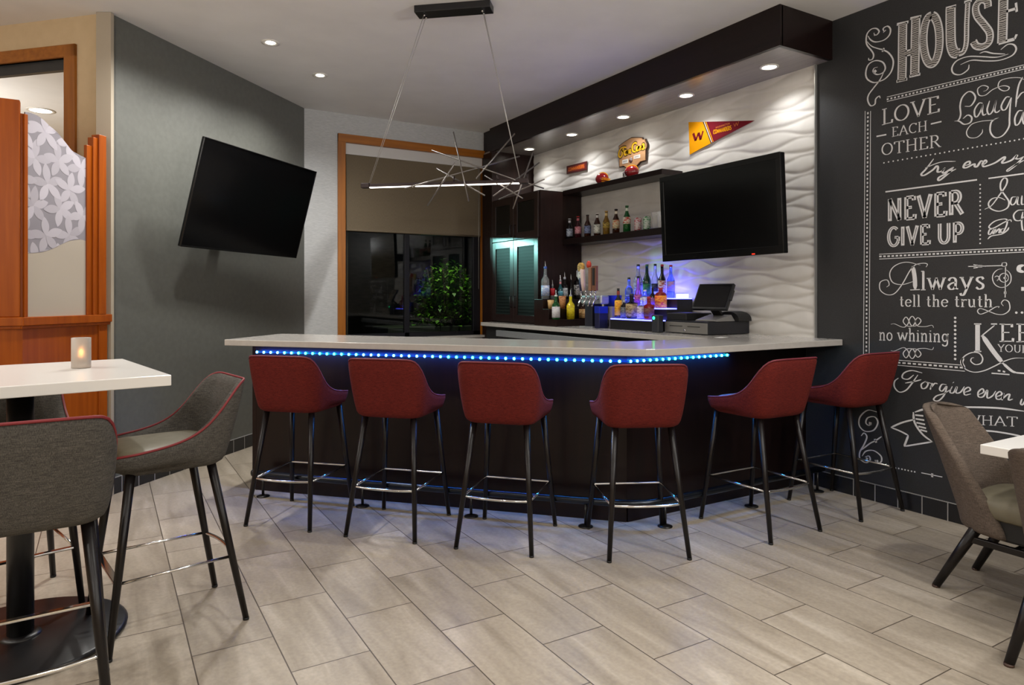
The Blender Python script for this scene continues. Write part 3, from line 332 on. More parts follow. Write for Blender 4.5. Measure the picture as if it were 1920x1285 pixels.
M_bezel = mat('tv_bezel', (9, 9, 10), .2, spec=.5)
M_chalk = noise_mat('chalk_white', (204, 204, 206), (222, 222, 224), (60, 60, 60), 6, 3, .8, spec=.2)
M_hatch = mat('chalk_hatching', (120, 116, 112), .8, spec=.2)
w_ = nd(M_hatch, 'ShaderNodeTexWave'); w_.bands_direction = 'Z'; w_.inputs['Scale'].default_value = 26; w_.inputs['Distortion'].default_value = 6; w_.inputs['Detail'].default_value = 2
t_ = nd(M_hatch, 'ShaderNodeTexCoord'); lk(M_hatch, t_.outputs['Object'], w_.inputs['Vector'])
r_ = nd(M_hatch, 'ShaderNodeValToRGB'); r_.color_ramp.elements[0].position = .35; r_.color_ramp.elements[1].position = .6
r_.color_ramp.elements[0].color = rgb(70, 68, 68); r_.color_ramp.elements[1].color = rgb(176, 172, 168)
lk(M_hatch, w_.outputs['Fac'], r_.inputs['Fac']); lk(M_hatch, r_.outputs['Color'], bs(M_hatch).inputs['Base Color'])
M_board = mat('chalkboard_line', (32, 33, 37), .6)

def floor_material():
    m = mat('stone_plank_tile', (170, 158, 142), .38, spec=.4)
    tc = nd(m, 'ShaderNodeTexCoord'); sp = nd(m, 'ShaderNodeSeparateXYZ'); lk(m, tc.outputs['Object'], sp.inputs[0])
    def addc(sock, c):
        a = nd(m, 'ShaderNodeMath', operation='ADD'); lk(m, sock, a.inputs[0]); a.inputs[1].default_value = c; return a.outputs[0]
    u = addc(sp.outputs['Y'], -(2.868 + .3055 - .611 * 40)); v = addc(sp.outputs['X'], -(.2877 - .3 * 40))
    cb = nd(m, 'ShaderNodeCombineXYZ'); lk(m, u, cb.inputs[0]); lk(m, v, cb.inputs[1])
    br = nd(m, 'ShaderNodeTexBrick'); br.offset = .5; br.offset_frequency = 2; br.squash = 1.0
    for k, val in (('Scale', 1.0), ('Mortar Size', .0026), ('Mortar Smooth', .1), ('Bias', 0.0), ('Brick Width', .611), ('Row Height', .3)):
        br.inputs[k].default_value = val
    br.inputs['Color1'].default_value = (0, 0, 0, 1); br.inputs['Color2'].default_value = (1, 1, 1, 1); br.inputs['Mortar'].default_value = (.5, .5, .5, 1)
    lk(m, cb.outputs[0], br.inputs['Vector'])
    # each plank gets its own slice of the stone
    sh = nd(m, 'ShaderNodeMath', operation='MULTIPLY'); lk(m, br.outputs['Color'], sh.inputs[0]); sh.inputs[1].default_value = 37.0
    c2 = nd(m, 'ShaderNodeCombineXYZ'); lk(m, u, c2.inputs[0]); lk(m, v, c2.inputs[1]); lk(m, sh.outputs[0], c2.inputs[2])
    mp = nd(m, 'ShaderNodeMapping'); mp.inputs['Scale'].default_value = (1.1, 7.5, 1.0); mp.inputs['Rotation'].default_value = (0, 0, .12)
    lk(m, c2.outputs[0], mp.inputs['Vector'])
    nz = nd(m, 'ShaderNodeTexNoise'); nz.inputs['Scale'].default_value = 1.3; nz.inputs['Detail'].default_value = 5; nz.inputs['Distortion'].default_value = .9
    lk(m, mp.outputs[0], nz.inputs['Vector'])
    rp = nd(m, 'ShaderNodeValToRGB'); e = rp.color_ramp.elements
    e[0].position = .28; e[0].color = rgb(146, 135, 119); e[1].position = .74; e[1].color = rgb(184, 174, 159)
    x = e.new(.47); x.color = rgb(162, 151, 135); x = e.new(.6); x.color = rgb(170, 159, 143)
    lk(m, nz.outputs['Fac'], rp.inputs['Fac'])
    fn = nd(m, 'ShaderNodeTexNoise'); fn.inputs['Scale'].default_value = 60; fn.inputs['Detail'].default_value = 4; lk(m, c2.outputs[0], fn.inputs['Vector'])
    mx = nd(m, 'ShaderNodeMix', data_type='RGBA', blend_type='OVERLAY'); mx.inputs['Factor'].default_value = .22
    lk(m, rp.outputs['Color'], mx.inputs['A']); lk(m, fn.outputs['Fac'], mx.inputs['B'])
    # plank to plank tone
    tn = nd(m, 'ShaderNodeMapRange'); tn.inputs['To Min'].default_value = .90; tn.inputs['To Max'].default_value = 1.02; lk(m, br.outputs['Color'], tn.inputs['Value'])
    mt = nd(m, 'ShaderNodeMix', data_type='RGBA', blend_type='MULTIPLY'); mt.inputs['Factor'].default_value = 1.0
    lk(m, mx.outputs['Result'], mt.inputs['A']); lk(m, tn.outputs[0], mt.inputs['B'])
    mg = nd(m, 'ShaderNodeMix', data_type='RGBA'); lk(m, br.outputs['Fac'], mg.inputs['Factor'])
    lk(m, mt.outputs['Result'], mg.inputs['A']); mg.inputs['B'].default_value = rgb(84, 74, 64)
    lk(m, mg.outputs['Result'], bs(m).inputs['Base Color'])
    bp = nd(m, 'ShaderNodeBump'); bp.invert = True; bp.inputs['Strength'].default_value = .5; bp.inputs['Distance'].default_value = .002
    lk(m, br.outputs['Fac'], bp.inputs['Height']); lk(m, bp.outputs['Normal'], bs(m).inputs['Normal'])
    rr = nd(m, 'ShaderNodeMapRange'); rr.inputs['To Min'].default_value = .3; rr.inputs['To Max'].default_value = .48
    lk(m, nz.outputs['Fac'], rr.inputs['Value']); lk(m, rr.outputs[0], bs(m).inputs['Roughness'])
    return m

def base_tile_material():
    """black cove tile, light grout; the mesh's UVs run along the wall in metres"""
    m = mat('black_cove_tile', (24, 25, 28), .25, spec=.5)
    uv = nd(m, 'ShaderNodeUVMap')
    br = nd(m, 'ShaderNodeTexBrick'); br.offset = 0; br.squash = 1
    for k, val in (('Scale', 1.0), ('Mortar Size', .0035), ('Mortar Smooth', .1), ('Brick Width', .153), ('Row Height', .5)):
        br.inputs[k].default_value = val
    br.inputs['Color1'].default_value = rgb(24, 25, 28); br.inputs['Color2'].default_value = rgb(30, 31, 35); br.inputs['Mortar'].default_value = rgb(150, 148, 145)
    lk(m, uv.outputs[0], br.inputs['Vector']); lk(m, br.outputs['Color'], bs(m).inputs['Base Color'])
    return m

# ------------------------------------------------------------------ room shell
main_poly = [(XW, -3), (XW, YW), (CW.x, CW.y), (CT.x, CT.y), (-4.0, CT.y + 4.03), (-4.6, CT.y + 4.03), (-4.6, -3)]
side_poly = [(.02, 5.52), (-4.0, 9.54), (-1.6, 12.0), (2.4, 7.95), (1.72, 7.2)]
fl = MB(); fl.add([(x, y, 0) for x, y in main_poly], [tuple(range(len(main_poly)))]); fl.add([(x, y, 0) for x, y in side_poly], [tuple(range(len(side_poly)))][::-1])
fl.add([(1.79, YW, 0), (6, YW, 0), (6, 14, 0), (1.79, 14, 0)], [(0, 1, 2, 3)])
struct(fl.build('floor', floor_material()), 'pale stone plank tile floor laid in a half-offset pattern')
ce = MB(); ce.prism(main_poly, ZC, ZC + .08); ce.prism(side_poly, ZC, ZC + .08)
struct(ce.build('ceiling', M_ceil), 'plain off-white ceiling')

def wall(name, a, b, m, t=.1, z0=0.0, z1=ZC, holes=(), label=None):
    """wall from a to b (room on the left hand going a->b), thickness outward; holes = (s0,s1,z0,z1) along it"""
    a = Vector((a[0], a[1], 0)); b = Vector((b[0], b[1], 0)); d = (b - a); L = d.length; d.normalize(); n = Vector((d.y, -d.x, 0))
    M = Matrix(((d.x, n.x, 0, a.x), (d.y, n.y, 0, a.y), (0, 0, 1, 0), (0, 0, 0, 1)))
    w = MB()
    if not holes: w.box(0, L, 0, t, z0, z1, M)
    for s0, s1, h0, h1 in holes:
        w.box(0, s0, 0, t, z0, z1, M); w.box(s1, L, 0, t, z0, z1, M)
        if h0 > z0: w.box(s0, s1, 0, t, z0, h0, M)
        w.box(s0, s1, 0, t, h1, z1, M)
    return struct(w.build(name, m), label), M

wall('wall_right', (XW, -3), (XW, YW), M_black_wall, label='black chalkboard-style wall with white lettering')
wall('wall_back', (XW, YW), (CW.x, CW.y), M_lgrey, .12, holes=[(XW - 3.93, XW - 2.19, .9, 3.04)], label='pale grey textured wall around the window')
wall('wall_left', (CW.x, CW.y), (CT.x, CT.y), M_tvwall, .06, label='dark grey painted wall behind the tilted television')
s_ = sqrt(.5)
wall('wall_far_left', (CT.x, CT.y), (-4.0, CT.y + 4.03), M_beige, .06, holes=[(.36, 3.2, .9, 3.04)], label='beige wall with a wood-framed opening')
wall('wall_front', (-4.6, -3), (XW, -3), M_beige)
wall('wall_outer_left', (-4.6, CT.y + 4.03), (-4.6, -3), M_beige)
# the room beyond the opening
wall('wall_beyond', (2.4, 7.95), (-1.6, 12.0), M_beige, label='beige far wall of the room seen through the opening')
wall('wall_beyond_left', (-1.6, 12.0), (-4.0, 9.54), M_beige)
wall('wall_beyond_right', (1.72, 7.31), (2.4, 7.99), M_beige)
# light corner guard where the beige and the dark grey wall meet
cg = MB(); cg.prism([(CT.x + .012, CT.y - .022), (CT.x + .03, CT.y + .0), (CT.x - .02, CT.y + .045), (CT.x - .075, CT.y + .06), (CT.x - .075, CT.y + .03)], 0, ZC - .002)
struct(cg.build('trim_1', M_cream), 'pale corner strip between the beige wall and the dark grey wall')

def base(name, a, b, off, h=.114, t=.012, label=None):
    a = Vector((a[0], a[1], 0)); b = Vector((b[0], b[1], 0)); d = (b - a); L = d.length; d.normalize(); n = Vector((-d.y, d.x, 0))
    w = MB()
    p = [a, b, b + n * t, a + n * t]
    vs = [q + Vector((0, 0, z)) for z in (0, h) for q in p]
    w.add(vs, [(3, 2, 6, 7), (4, 7, 6, 5), (0, 3, 7, 4), (2, 1, 5, 6)])
    o = w.build(name, M_basetile)
    uvl = o.data.uv_layers.new(name='UVMap')
    for poly in o.data.polygons:
        for li in poly.loop_indices:
            co = o.data.vertices[o.data.loops[li].vertex_index].co
            s = (co - a).dot(d)
            uvl.data[li].uv = (s + off, .5 - (h - co.z) + (.0 if poly.normal.z < .5 else .0))
    return struct(o, label)
M_basetile = base_tile_material()
base('baseboard_right', (XW, -3), (XW, 3.2), .153 - ((2.2270 + 3) % .153), label='black tile baseboard under the chalkboard wall')
base('baseboard_left', (CW.x, CW.y), (CT.x, CT.y), .06, label='black tile baseboard under the dark grey wall')

# ------------------------------------------------------------------ window wall
wn = struct(bpy.data.objects.new('window_1', None), 'dark night window with a wood frame and half-drawn shade'); COL.objects.link(wn); wn.location = (0, 0, 0)
f = MB()
f.box(2.139, 2.222, YW - .025, YW + .1, .9, 3.1); f.box(3.895, 3.978, YW - .025, YW + .1, .9, 3.1); f.build('side_casing', M_oak, wn, bevel=.004)
f = MB(); f.box(2.139, 3.978, YW - .027, YW + .1, 3.012, 3.1); f.build('head_casing', M_oak_h, wn, bevel=.004)
f = MB(); f.box(2.13, 4.0, YW - .06, YW + .1, .875, .902); f.build('window_sill', M_quartz, wn, bevel=.003)
f = MB(); f.box(2.222, 3.895, YW + .07, YW + .075, 2.85, 3.012); f.build('headbox_panel', mat('pale_headbox', (190, 188, 186), .6), wn)
M_alu = mat('dark_aluminium', (26, 26, 32), .4, .5)
for x0, x1 in ((2.222, 2.26), (2.925, 2.985), (3.80, 3.895)):
    f = MB(); f.box(x0, x1, YW + .06, YW + .11, .9, 3.0); f.build('mullion', M_alu, wn, bevel=.004)
f = MB(); f.box(2.222, 3.895, YW + .06, YW + .11, .9, .95); f.build('bottom_rail', M_alu, wn)
M_glass = bpy.data.materials.new('window_glass'); M_glass.use_nodes = True
nt = M_glass.node_tree; nt.nodes.clear()
o_ = nt.nodes.new('ShaderNodeOutputMaterial'); mxs = nt.nodes.new('ShaderNodeMixShader'); tr = nt.nodes.new('ShaderNodeBsdfTransparent'); gl = nt.nodes.new('ShaderNodeBsdfGlossy'); fr = nt.nodes.new('ShaderNodeFresnel')
tr.inputs[0].default_value = (.86, .9, .9, 1); gl.inputs['Roughness'].default_value = .02; fr.inputs['IOR'].default_value = 1.45
nt.links.new(fr.outputs[0], mxs.inputs[0]); nt.links.new(tr.outputs[0], mxs.inputs[1]); nt.links.new(gl.outputs[0], mxs.inputs[2]); nt.links.new(mxs.outputs[0], o_.inputs[0])
for x0, x1 in ((2.26, 2.925), (2.985, 3.80)):
    f = MB(); f.box(x0, x1, YW + .08, YW + .088, .95, 3.0); f.build('pane', M_glass, wn)
# roller shade
sh = thing('roller_shade', 'taupe roller shade drawn halfway down the night window', 'shade', (3.06, YW + .03, 2.95))
M_shade = noise_mat('taupe_shade_cloth', (102, 91, 75), (111, 100, 83), (60, 60, 8), 6, 3, .9, spec=.15)
f = MB(); f.box(-.82, .82, -.003, .0, -.87, -.055); f.build('shade_cloth', M_shade, sh)
f = MB(); f.tube([(-.82, 0, -.87), (.82, 0, -.87)], .011); f.build('hem_bar', M_shade, sh)
f = MB(); f.box(-.836, .834, -.018, -.004, -.055, .061); f.build('valance', mat('pale_valance', (196, 194, 192), .5), sh)
f = MB(); f.tube([(.79, -.012, -.02), (.79, -.012, -1.5)], .0025, 6); f.build('pull_chain', mat('chain', (170, 170, 165), .4, .5), sh)

# outside
M_dark_brick = noise_mat('dark_masonry', (30, 28, 26), (44, 40, 36), (3, 3, 9), 2, 4, .9)
f = MB(); f.box(.5, 8.0, 13.0, 13.2, 0, 5.5); struct(f.build('wall_garden', M_dark_brick), 'dark masonry wall in the night beyond the window')
pl = MB(); pl.box(3.2, 4.75, 8.55, 9.15, 0, .95); tag(pl.build('planter_box', mat('dark_planter', (34, 33, 34), .6), bevel=.01), 'dark planter box under the green shrub outside', 'planter')
lf = MB()
for i in range(1500):
    a = random.uniform(0, 2 * pi); rr = random.random() ** .5
    hgt = random.random()
    x = 4.2 + cos(a) * rr * .55 * (1 - .35 * hgt); y = 8.85 + sin(a) * rr * .3
    z = .95 + .98 * hgt * (1 - .28 * rr * rr) * (.9 + .1 * sin(7 * a))
    Rm = Matrix.Translation((x, y, z)) @ Matrix.Rotation(random.uniform(0, 6.28), 4, 'Z') @ Matrix.Rotation(random.uniform(-.9, .7), 4, 'X')
    l = random.uniform(.06, .1); w = l * .3
    lf.add([(0, 0, 0), (w, l * .45, .008), (0, l, -.004), (-w, l * .45, .008)], [(0, 1, 2, 3)], True, Rm)
shb = thing('shrub', 'bright green leafy shrub outside the right window pane', 'shrub', (0, 0, 0))
lf.build('foliage', noise_mat('shrub_leaf', (40, 92, 14), (104, 146, 30), (1, 1, 1), 9, 2, .5), shb)
st = MB()
for i in range(9):
    a = i * .7; st.tube([(4.2 + .12 * cos(a), 8.85 + .08 * sin(a), .93), (4.2 + .3 * cos(a), 8.85 + .2 * sin(a), 1.75)], [.012, .005], 6)
st.build('stem', mat('shrub_stem', (60, 46, 30), .8), shb)

# ------------------------------------------------------------------ opening in the beige wall
d_ = Vector((-s_, s_, 0)); n_ = Vector((s_, s_, 0))
MO = Matrix(((d_.x, n_.x, 0, CT.x), (d_.y, n_.y, 0, CT.y), (0, 0, 1, 0), (0, 0, 0, 1)))   # s along the wall, outward n
w2 = struct(bpy.data.objects.new('window_2', None), 'wood-framed opening in the beige wall'); COL.objects.link(w2)
f = MB(); f.box(.27, .365, -.02, .08, .9, 3.125, MO); f.build('side_casing', M_oak, w2, bevel=.004)
f = MB(); f.box(.27, 3.3, -.02, .08, 3.04, 3.127, MO); f.build('head_casing', M_oak_h, w2, bevel=.004)
f = MB(); f.box(.365, 3.2, .02, .06, 2.965, 3.04, MO); f.build('head_track', mat('dark_track', (40, 42, 44), .4), w2)
# ------------------------------------------------------------------ soffit, tile wall, fin
so = thing('soffit', 'dark espresso wood soffit hanging from the ceiling over the back bar', 'soffit', (0, 0, 0)); so['kind'] = 'structure'
f = MB(); f.box(3.87, 3.90, 3.005, 7.0, 3.045, ZC); f.box(3.89, XW, 3.005, 3.035, 3.045, ZC); f.box(3.91, 3.93, 7.0, YW, 3.045, ZC); f.build('fascia', M_esp_h, so)
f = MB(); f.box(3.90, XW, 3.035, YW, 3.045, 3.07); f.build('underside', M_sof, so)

def downlight(name, x, y, z, label, r=.05, group='recessed downlights', ls_=1.0):
    t = thing(name, label, 'light', (x, y, z), 0, group)
    f = MB(); n = 28
    ring = [[(rr * cos(2 * pi * k / n), rr * sin(2 * pi * k / n), zz) for k in range(n)] for rr, zz in ((r * 1.35, .0), (r * 1.35, -.006), (r * 1.05, -.008), (r * ls_, -.002), (r * .95 * ls_, .0))]
    f.loops(ring); f.build('trim_ring', M_trim, t)
    f = MB(); f.lathe([(r * .98 * ls_, -.0045), (r * .98 * ls_, -.0015)], 24); f.build('lamp_lens', M_lens, t)
    return t
M_trim = mat('white_trim_ring', (215, 212, 206), .35)
M_lens = mat('lit_lens', (255, 250, 240), .4, emit=(255, 246, 230), estr=9)
names = ['nearest the chalkboard wall', 'above the pennant', 'above the shaped wooden sign', 'above the small red sign', 'farthest left, beside the cabinet']
for (x, y), nm in zip(SOF, names):
    downlight('recessed_downlight', x, y, 3.045, 'glowing recessed downlight in the dark soffit, ' + nm)
downlight('recessed_downlight', 1.10, 5.47, ZC, 'recessed downlight in the white ceiling, left one of the pair above the tilted television', ls_=.68)
downlight('recessed_downlight', 1.64, 6.06, ZC, 'recessed downlight in the white ceiling, right one of the pair nearer the window', ls_=.68)
downlight('recessed_downlight', -.57, 8.72, ZC, 'large round ceiling light seen through the wood-framed opening', .1, 'ceiling light beyond the opening')

# carved white tile: wavy relief as real geometry
def relief(y, z):
    """leaf-shaped pillows between wavy creases"""
    def crease(k):
        th = 2 * pi * (y + .05 * sin(4.3 * y)) / .60 + 1.3 * sin(.33 * k) + .35 * sin(2.1 * k)
        return (k + (.37 + .12 * sin(k * 1.7 + 3.1 * y)) * (1 if k % 2 else -1) * sin(th) + .10 * sin(5.3 * y + .9 * k)) * .072
    k = int(math.floor(z / .072)) - 2
    lo = crease(k); hi = crease(k + 1)
    while hi <= z and k < 90:
        k += 1; lo = hi; hi = max(crease(k + 1), lo + .004)
    f = min(1, max(0, (z - lo) / (hi - lo))); wd = min(1.5, (hi - lo) / .072)
    prof = sin(.5 * pi * f / .3) if f < .3 else cos(.5 * pi * (f - .3) / .7)
    return .0068 * (.35 + .65 * wd) * prof
y0, y1, z0, z1 = 3.133, 6.905, CTR, 3.045
NY, NZ = 300, 230
f = MB(); vs_ = []; fs_ = []
for j in range(NZ + 1):
    z = z0 + (z1 - z0) * j / NZ
    for i in range(NY + 1):
        y = y0 + (y1 - y0) * i / NY
        vs_.append((XW - .010 - relief(y, z), y, z))
for j in range(NZ):
    for i in range(NY):
        a = j * (NY + 1) + i
        fs_.append((a, a + 1, a + NY + 2, a + NY + 1))
f.add(vs_, fs_, True)
f.box(XW - .010, XW - .001, y0, y1, z0, z1)
tp = tag(f.build('tile_panel', noise_mat('white_wave_tile', (206, 203, 198), (214, 211, 206), (1, 1, 1), 6, 2, .42, spec=.4)), 'white carved wave-pattern tile panel behind the bar', 'tile panel'); tp['kind'] = 'structure'
f = MB(); f.box(XW - .024, XW - .001, y0 - .008, y0, CTR, 3.045); struct(f.build('trim_2', mat('silver_edge', (190, 190, 188), .35, .7)), 'thin metal edge strip of the white tile')

f = MB(); f.box(3.86, XW, 6.93, 6.97, 0, 3.045); f.box(3.89, 3.92, 6.97, YW, 0, 3.05)
fin = tag(f.build('end_panel', M_esp, bevel=.002), 'tall espresso wood end panel between the window and the back bar', 'panel'); fin['kind'] = 'structure'

# ------------------------------------------------------------------ bar
f = MB()
A_ = Vector((.93, 5.097)); B_ = Vector((2.73, 3.218)); dL = (B_ - A_).normalized(); nL = Vector((dL.y, -dL.x))   # nL points outward (to the stools)
if nL.y > 0: nL = -nL
th = .12
inner = [(XW - .03, 3.218 + th), (2.73 - .02, 3.218 + th + .02), tuple(A_ - nL * th)]
bar = thing('bar', 'angled dark espresso wood bar with a footrail and lit counter edge', 'bar', (0, 0, 0))
f.prism([tuple(A_), tuple(B_), (XW - .001, 3.218), (XW - .001, 3.218 + th), (2.73 + .055, 3.218 + th), tuple(A_ - nL * th)], 0, CTR - .042)
f.build('front_panel', M_espbar, bar)
# joints between the face panels and the plinth, as thin proud boards
f = MB()
for a, b, n in ((A_, B_, nL), (B_, Vector((XW - .002, 3.218)), Vector((0, -1)))):
    d = (b - a).normalized()
    a3 = Vector((a.x, a.y, 0)) + Vector((n.x, n.y, 0)) * .004; b3 = Vector((b.x, b.y, 0)) + Vector((n.x, n.y, 0)) * .004
    f.bar(a3 + Vector((0, 0, .05)), b3 + Vector((0, 0, .05)), .012, .1)
f.build('plinth', M_esp_h, bar)
f = MB(); e0 = A_ - nL * .06 - dL * .02
f.prism([tuple(A_ - dL * .035), tuple(A_), tuple(A_ - nL * .5), tuple(A_ - nL * .5 - dL * .035)], 0, CTR - .042); f.build('end_panel', M_espbar, bar, bevel=.003)

# footrail
ft = thing('footrail', 'dark metal footrail along the base of the bar', 'rail', (0, 0, 0))
fp = [(.90, 4.945), (.936, 4.895), (1.449, 4.335), (1.963, 3.79), (2.462, 3.275), (2.62, 3.12), (2.72, 3.05), (2.87, 3.035), (3.626, 3.035), (4.36, 3.03)]
f = MB(); f.tube([(x, y, .155) for x, y in fp], .022, 12); f.build('rail_tube', mat('dark_gunmetal', (52, 56, 62), .25, .9), ft)
f = MB(); v_ = (Vector((.90, 4.945, .155)) - Vector((.936, 4.895, .155))).normalized(); p_ = Vector((.90, 4.945, .155))
f.tube([p_, p_ + v_ * .012, p_ + v_ * .03], [.032, .034, .022], 14); f.build('end_cap', M_blk, ft)
for x, y in ((.936, 4.895), (1.449, 4.335), (1.963, 3.79), (2.462, 3.275), (2.87, 3.035), (3.626, 3.035), (4.30, 3.03)):
    f = MB(); f.tube([(x, y, .006), (x, y, .14)], .009, 10); f.lathe([(.044, 0), (.044, .005), (.02, .012), (.01, .013)], 18, M=Matrix.Translation((x, y, 0))); f.build('rail_post', M_blk, ft)

# counter: bar top and back counter in one slab
ctr = [(.722, 5.13), (2.585, 3.045), (2.625, 3.005), (2.665, 2.972), (2.715, 2.95), (2.78, 2.938), (XW - .002, 2.925), (XW - .002, 6.925), (3.71, 6.925 - .0), (3.71, 3.50), (2.94, 3.55), (1.227, 5.675)]
f = MB(); f.prism(ctr, CTR - .042, CTR)
tag(f.build('counter_top', M_quartz, bevel=.004), 'long white quartz counter top over the angled bar and back counter', 'counter')

# LED strip under the counter edge
led = thing('light_strip', 'strip of blue and teal lights under the front edge of the counter', 'light strip', (0, 0, 0))
zL = .975
lp = [A_ + nL * .006 - dL * .0, B_ + nL * .006 + dL * .002, Vector((3.62, 3.212))]
f = MB(); f.tube([(p.x, p.y, zL) for p in lp], .004, 6); f.build('tape', mat('led_tape', (20, 40, 60), .4, emit=(0, 40, 130), estr=1.2), led)
def ledcol(i):
    t = .5 + .5 * sin(i * .31 - 1.2)
    if i > 34: t = .8 + .2 * sin(i * .5)
    return t
ledm = [mat('led_blue', (120, 200, 255), .4, emit=(60, 150, 255), estr=14), mat('led_sky', (120, 230, 255), .4, emit=(50, 205, 255), estr=14), mat('led_teal', (120, 255, 240), .4, emit=(40, 240, 235), estr=14)]
def bead():
    f = MB(); f.lathe([(.0005, -.009), (.006, -.0072), (.009, 0), (.006, .0072), (.0005, .009)], 8); return f
proto = {}
pos = []
L1 = (lp[1] - lp[0]).length; n1 = 47
for i in range(n1): pos.append(lp[0] + (lp[1] - lp[0]) * ((i + .2) / n1) + nL * .004)
L2 = (lp[2] - lp[1]).length; n2 = 17
for i in range(n2): pos.append(lp[1] + (lp[2] - lp[1]) * ((i + .5) / n2) + Vector((0, -.004)))
for i, p in enumerate(pos):
    t = ledcol(i); k = 0 if t < .4 else (1 if t < .75 else 2)
    if k not in proto:
        o = bead().build('led', ledm[k], led); proto[k] = o
    else:
        o = proto[k].copy(); COL.objects.link(o)
    o.location = (p.x, p.y, zL)
# light the strip throws (its own lamps)
for a, b, n, k in ((lp[0], lp[1], nL, 4), (lp[1], lp[2], Vector((0, -1)), 2)):
    d = b - a
    for i in range(k):
        c = a + d * ((i + .5) / k); L = d.length / k
        col = (.07, .16, 1) if (i + k) % 2 == 0 else (.03, .25, .95)
        if k == 2: col = (.03, .2, .9)
        area('strip_lamp', (c.x + n.x * .03, c.y + n.y * .03, zL), (c.x + n.x * .06, c.y + n.y * .06, zL - .11), 2.6 * L, L, .012, col, 175, (d.x, d.y, 0))
        area('strip_lamp', (c.x + n.x * .045, c.y + n.y * .045, zL), (c.x, c.y, zL), 1.0 * L, L, .012, (.015, .10, 1) if col[1] < .3 else (.01, .22, .8), 175, (d.x, d.y, 0))  # extra lamp facing back, added for the blue glow on the panel

# back counter base and under-counter cooler
f = MB(); f.box(3.77, XW - .03, 3.36, 6.9, 0, CTR - .043); tag(f.build('base_cabinet', M_blkm), 'dark base cabinets under the back counter', 'cabinet')
co = thing('bar_cooler', 'stainless under-counter cooler below the back counter', 'cooler', (3.70, 5.0, 0))
f = MB(); f.box(0, .065, -1.45, 1.5, .03, .99); f.build('body', mat('cooler_dark', (22, 24, 30), .3, .2), co, bevel=.004)
f = MB(); f.box(-.03, .0, -1.45, 1.5, .93, .995); f.build('steel_lip', M_steel, co, bevel=.004)
f = MB()
f.build_ = None
f.box(-.045, -.03, -1.2, 1.25, .86, .885); f.build('door_handle', M_steel, co, bevel=.003)

# ------------------------------------------------------------------ tall cabinet
M_door = wood_mat('cabinet_door_wood', (32, 21, 19), (44, 29, 27), .3, 'z', spec=.5)
cb = thing('tall_cabinet', 'dark wood wall cabinet with ribbed glass doors left of the back bar', 'cabinet', (0, 0, 0))
cx, ca, cbk, cz0, cz1, czm = 3.88, 5.937, 6.928, CTR + .002, 2.468, 1.978
f = MB(); f.box(cx, XW - .03, ca, cbk, cz0, cz1); f.build('carcass', M_esp, cb)
M_rib = mat('ribbed_glass', (30, 44, 42), .5, spec=.08)
wv = nd(M_rib, 'ShaderNodeTexWave'); wv.bands_direction = 'Z'; wv.inputs['Scale'].default_value = 9.0; wv.inputs['Distortion'].default_value = 1.2
tc_ = nd(M_rib, 'ShaderNodeTexCoord'); lk(M_rib, tc_.outputs['Object'], wv.inputs['Vector'])
rr_ = nd(M_rib, 'ShaderNodeValToRGB'); rr_.color_ramp.elements[0].color = rgb(20, 27, 26); rr_.color_ramp.elements[1].color = rgb(34, 44, 42)
lk(M_rib, wv.outputs['Fac'], rr_.inputs['Fac']); lk(M_rib, rr_.outputs['Color'], bs(M_rib).inputs['Base Color'])
M_dkglass = mat('dark_glass', (12, 14, 14), .2, spec=.4)
ym = 6.441
for (za, zb, gm) in ((cz0 + .015, czm - .003, M_rib), (czm + .003, cz1 - .012, M_dkglass)):
    for (ya, yb, hs_) in ((ca + .012, ym - .003, 1), (ym + .003, cbk - .012, -1)):
        fw = .075
        d = MB()
        d.box(cx - .022, cx, ya, ya + fw, za, zb); d.box(cx - .022, cx, yb - fw, yb, za, zb)
        d.box(cx - .022, cx, ya + fw, yb - fw, za, za + fw); d.box(cx - .022, cx, ya + fw, yb - fw, zb - fw, zb)
        dd = d.build('door', M_door, cb, bevel=.002)
        g = MB(); g.box(cx - .012, cx - .004, ya + fw, yb - fw, za + fw, zb - fw); g.build('glass_panel', gm, dd)
        hy = yb - .035 if hs_ == 1 else ya + .035
        hz = (za + .22) if gm is M_rib else (za + .1)
        h_ = MB(); h_.tube([(cx - .022, hy, hz - .06), (cx - .045, hy, hz - .06), (cx - .045, hy, hz + .06), (cx - .022, hy, hz + .06)], .006, 8); h_.build('handle', M_blk, dd)

# shelf unit
shf = thing('display_shelf', 'dark wood two-tier display shelf on the white tile wall', 'shelf', (0, 0, 0))
f = MB(); f.box(4.162, XW - .025, 4.441, ca - .001, 2.43, 2.477); f.build('top_shelf', M_esp_h, shf, bevel=.002)
f = MB(); f.box(4.162, XW - .025, 4.441, ca - .001, 1.905, 1.967); f.build('bottom_shelf', M_esp_h, shf, bevel=.002)

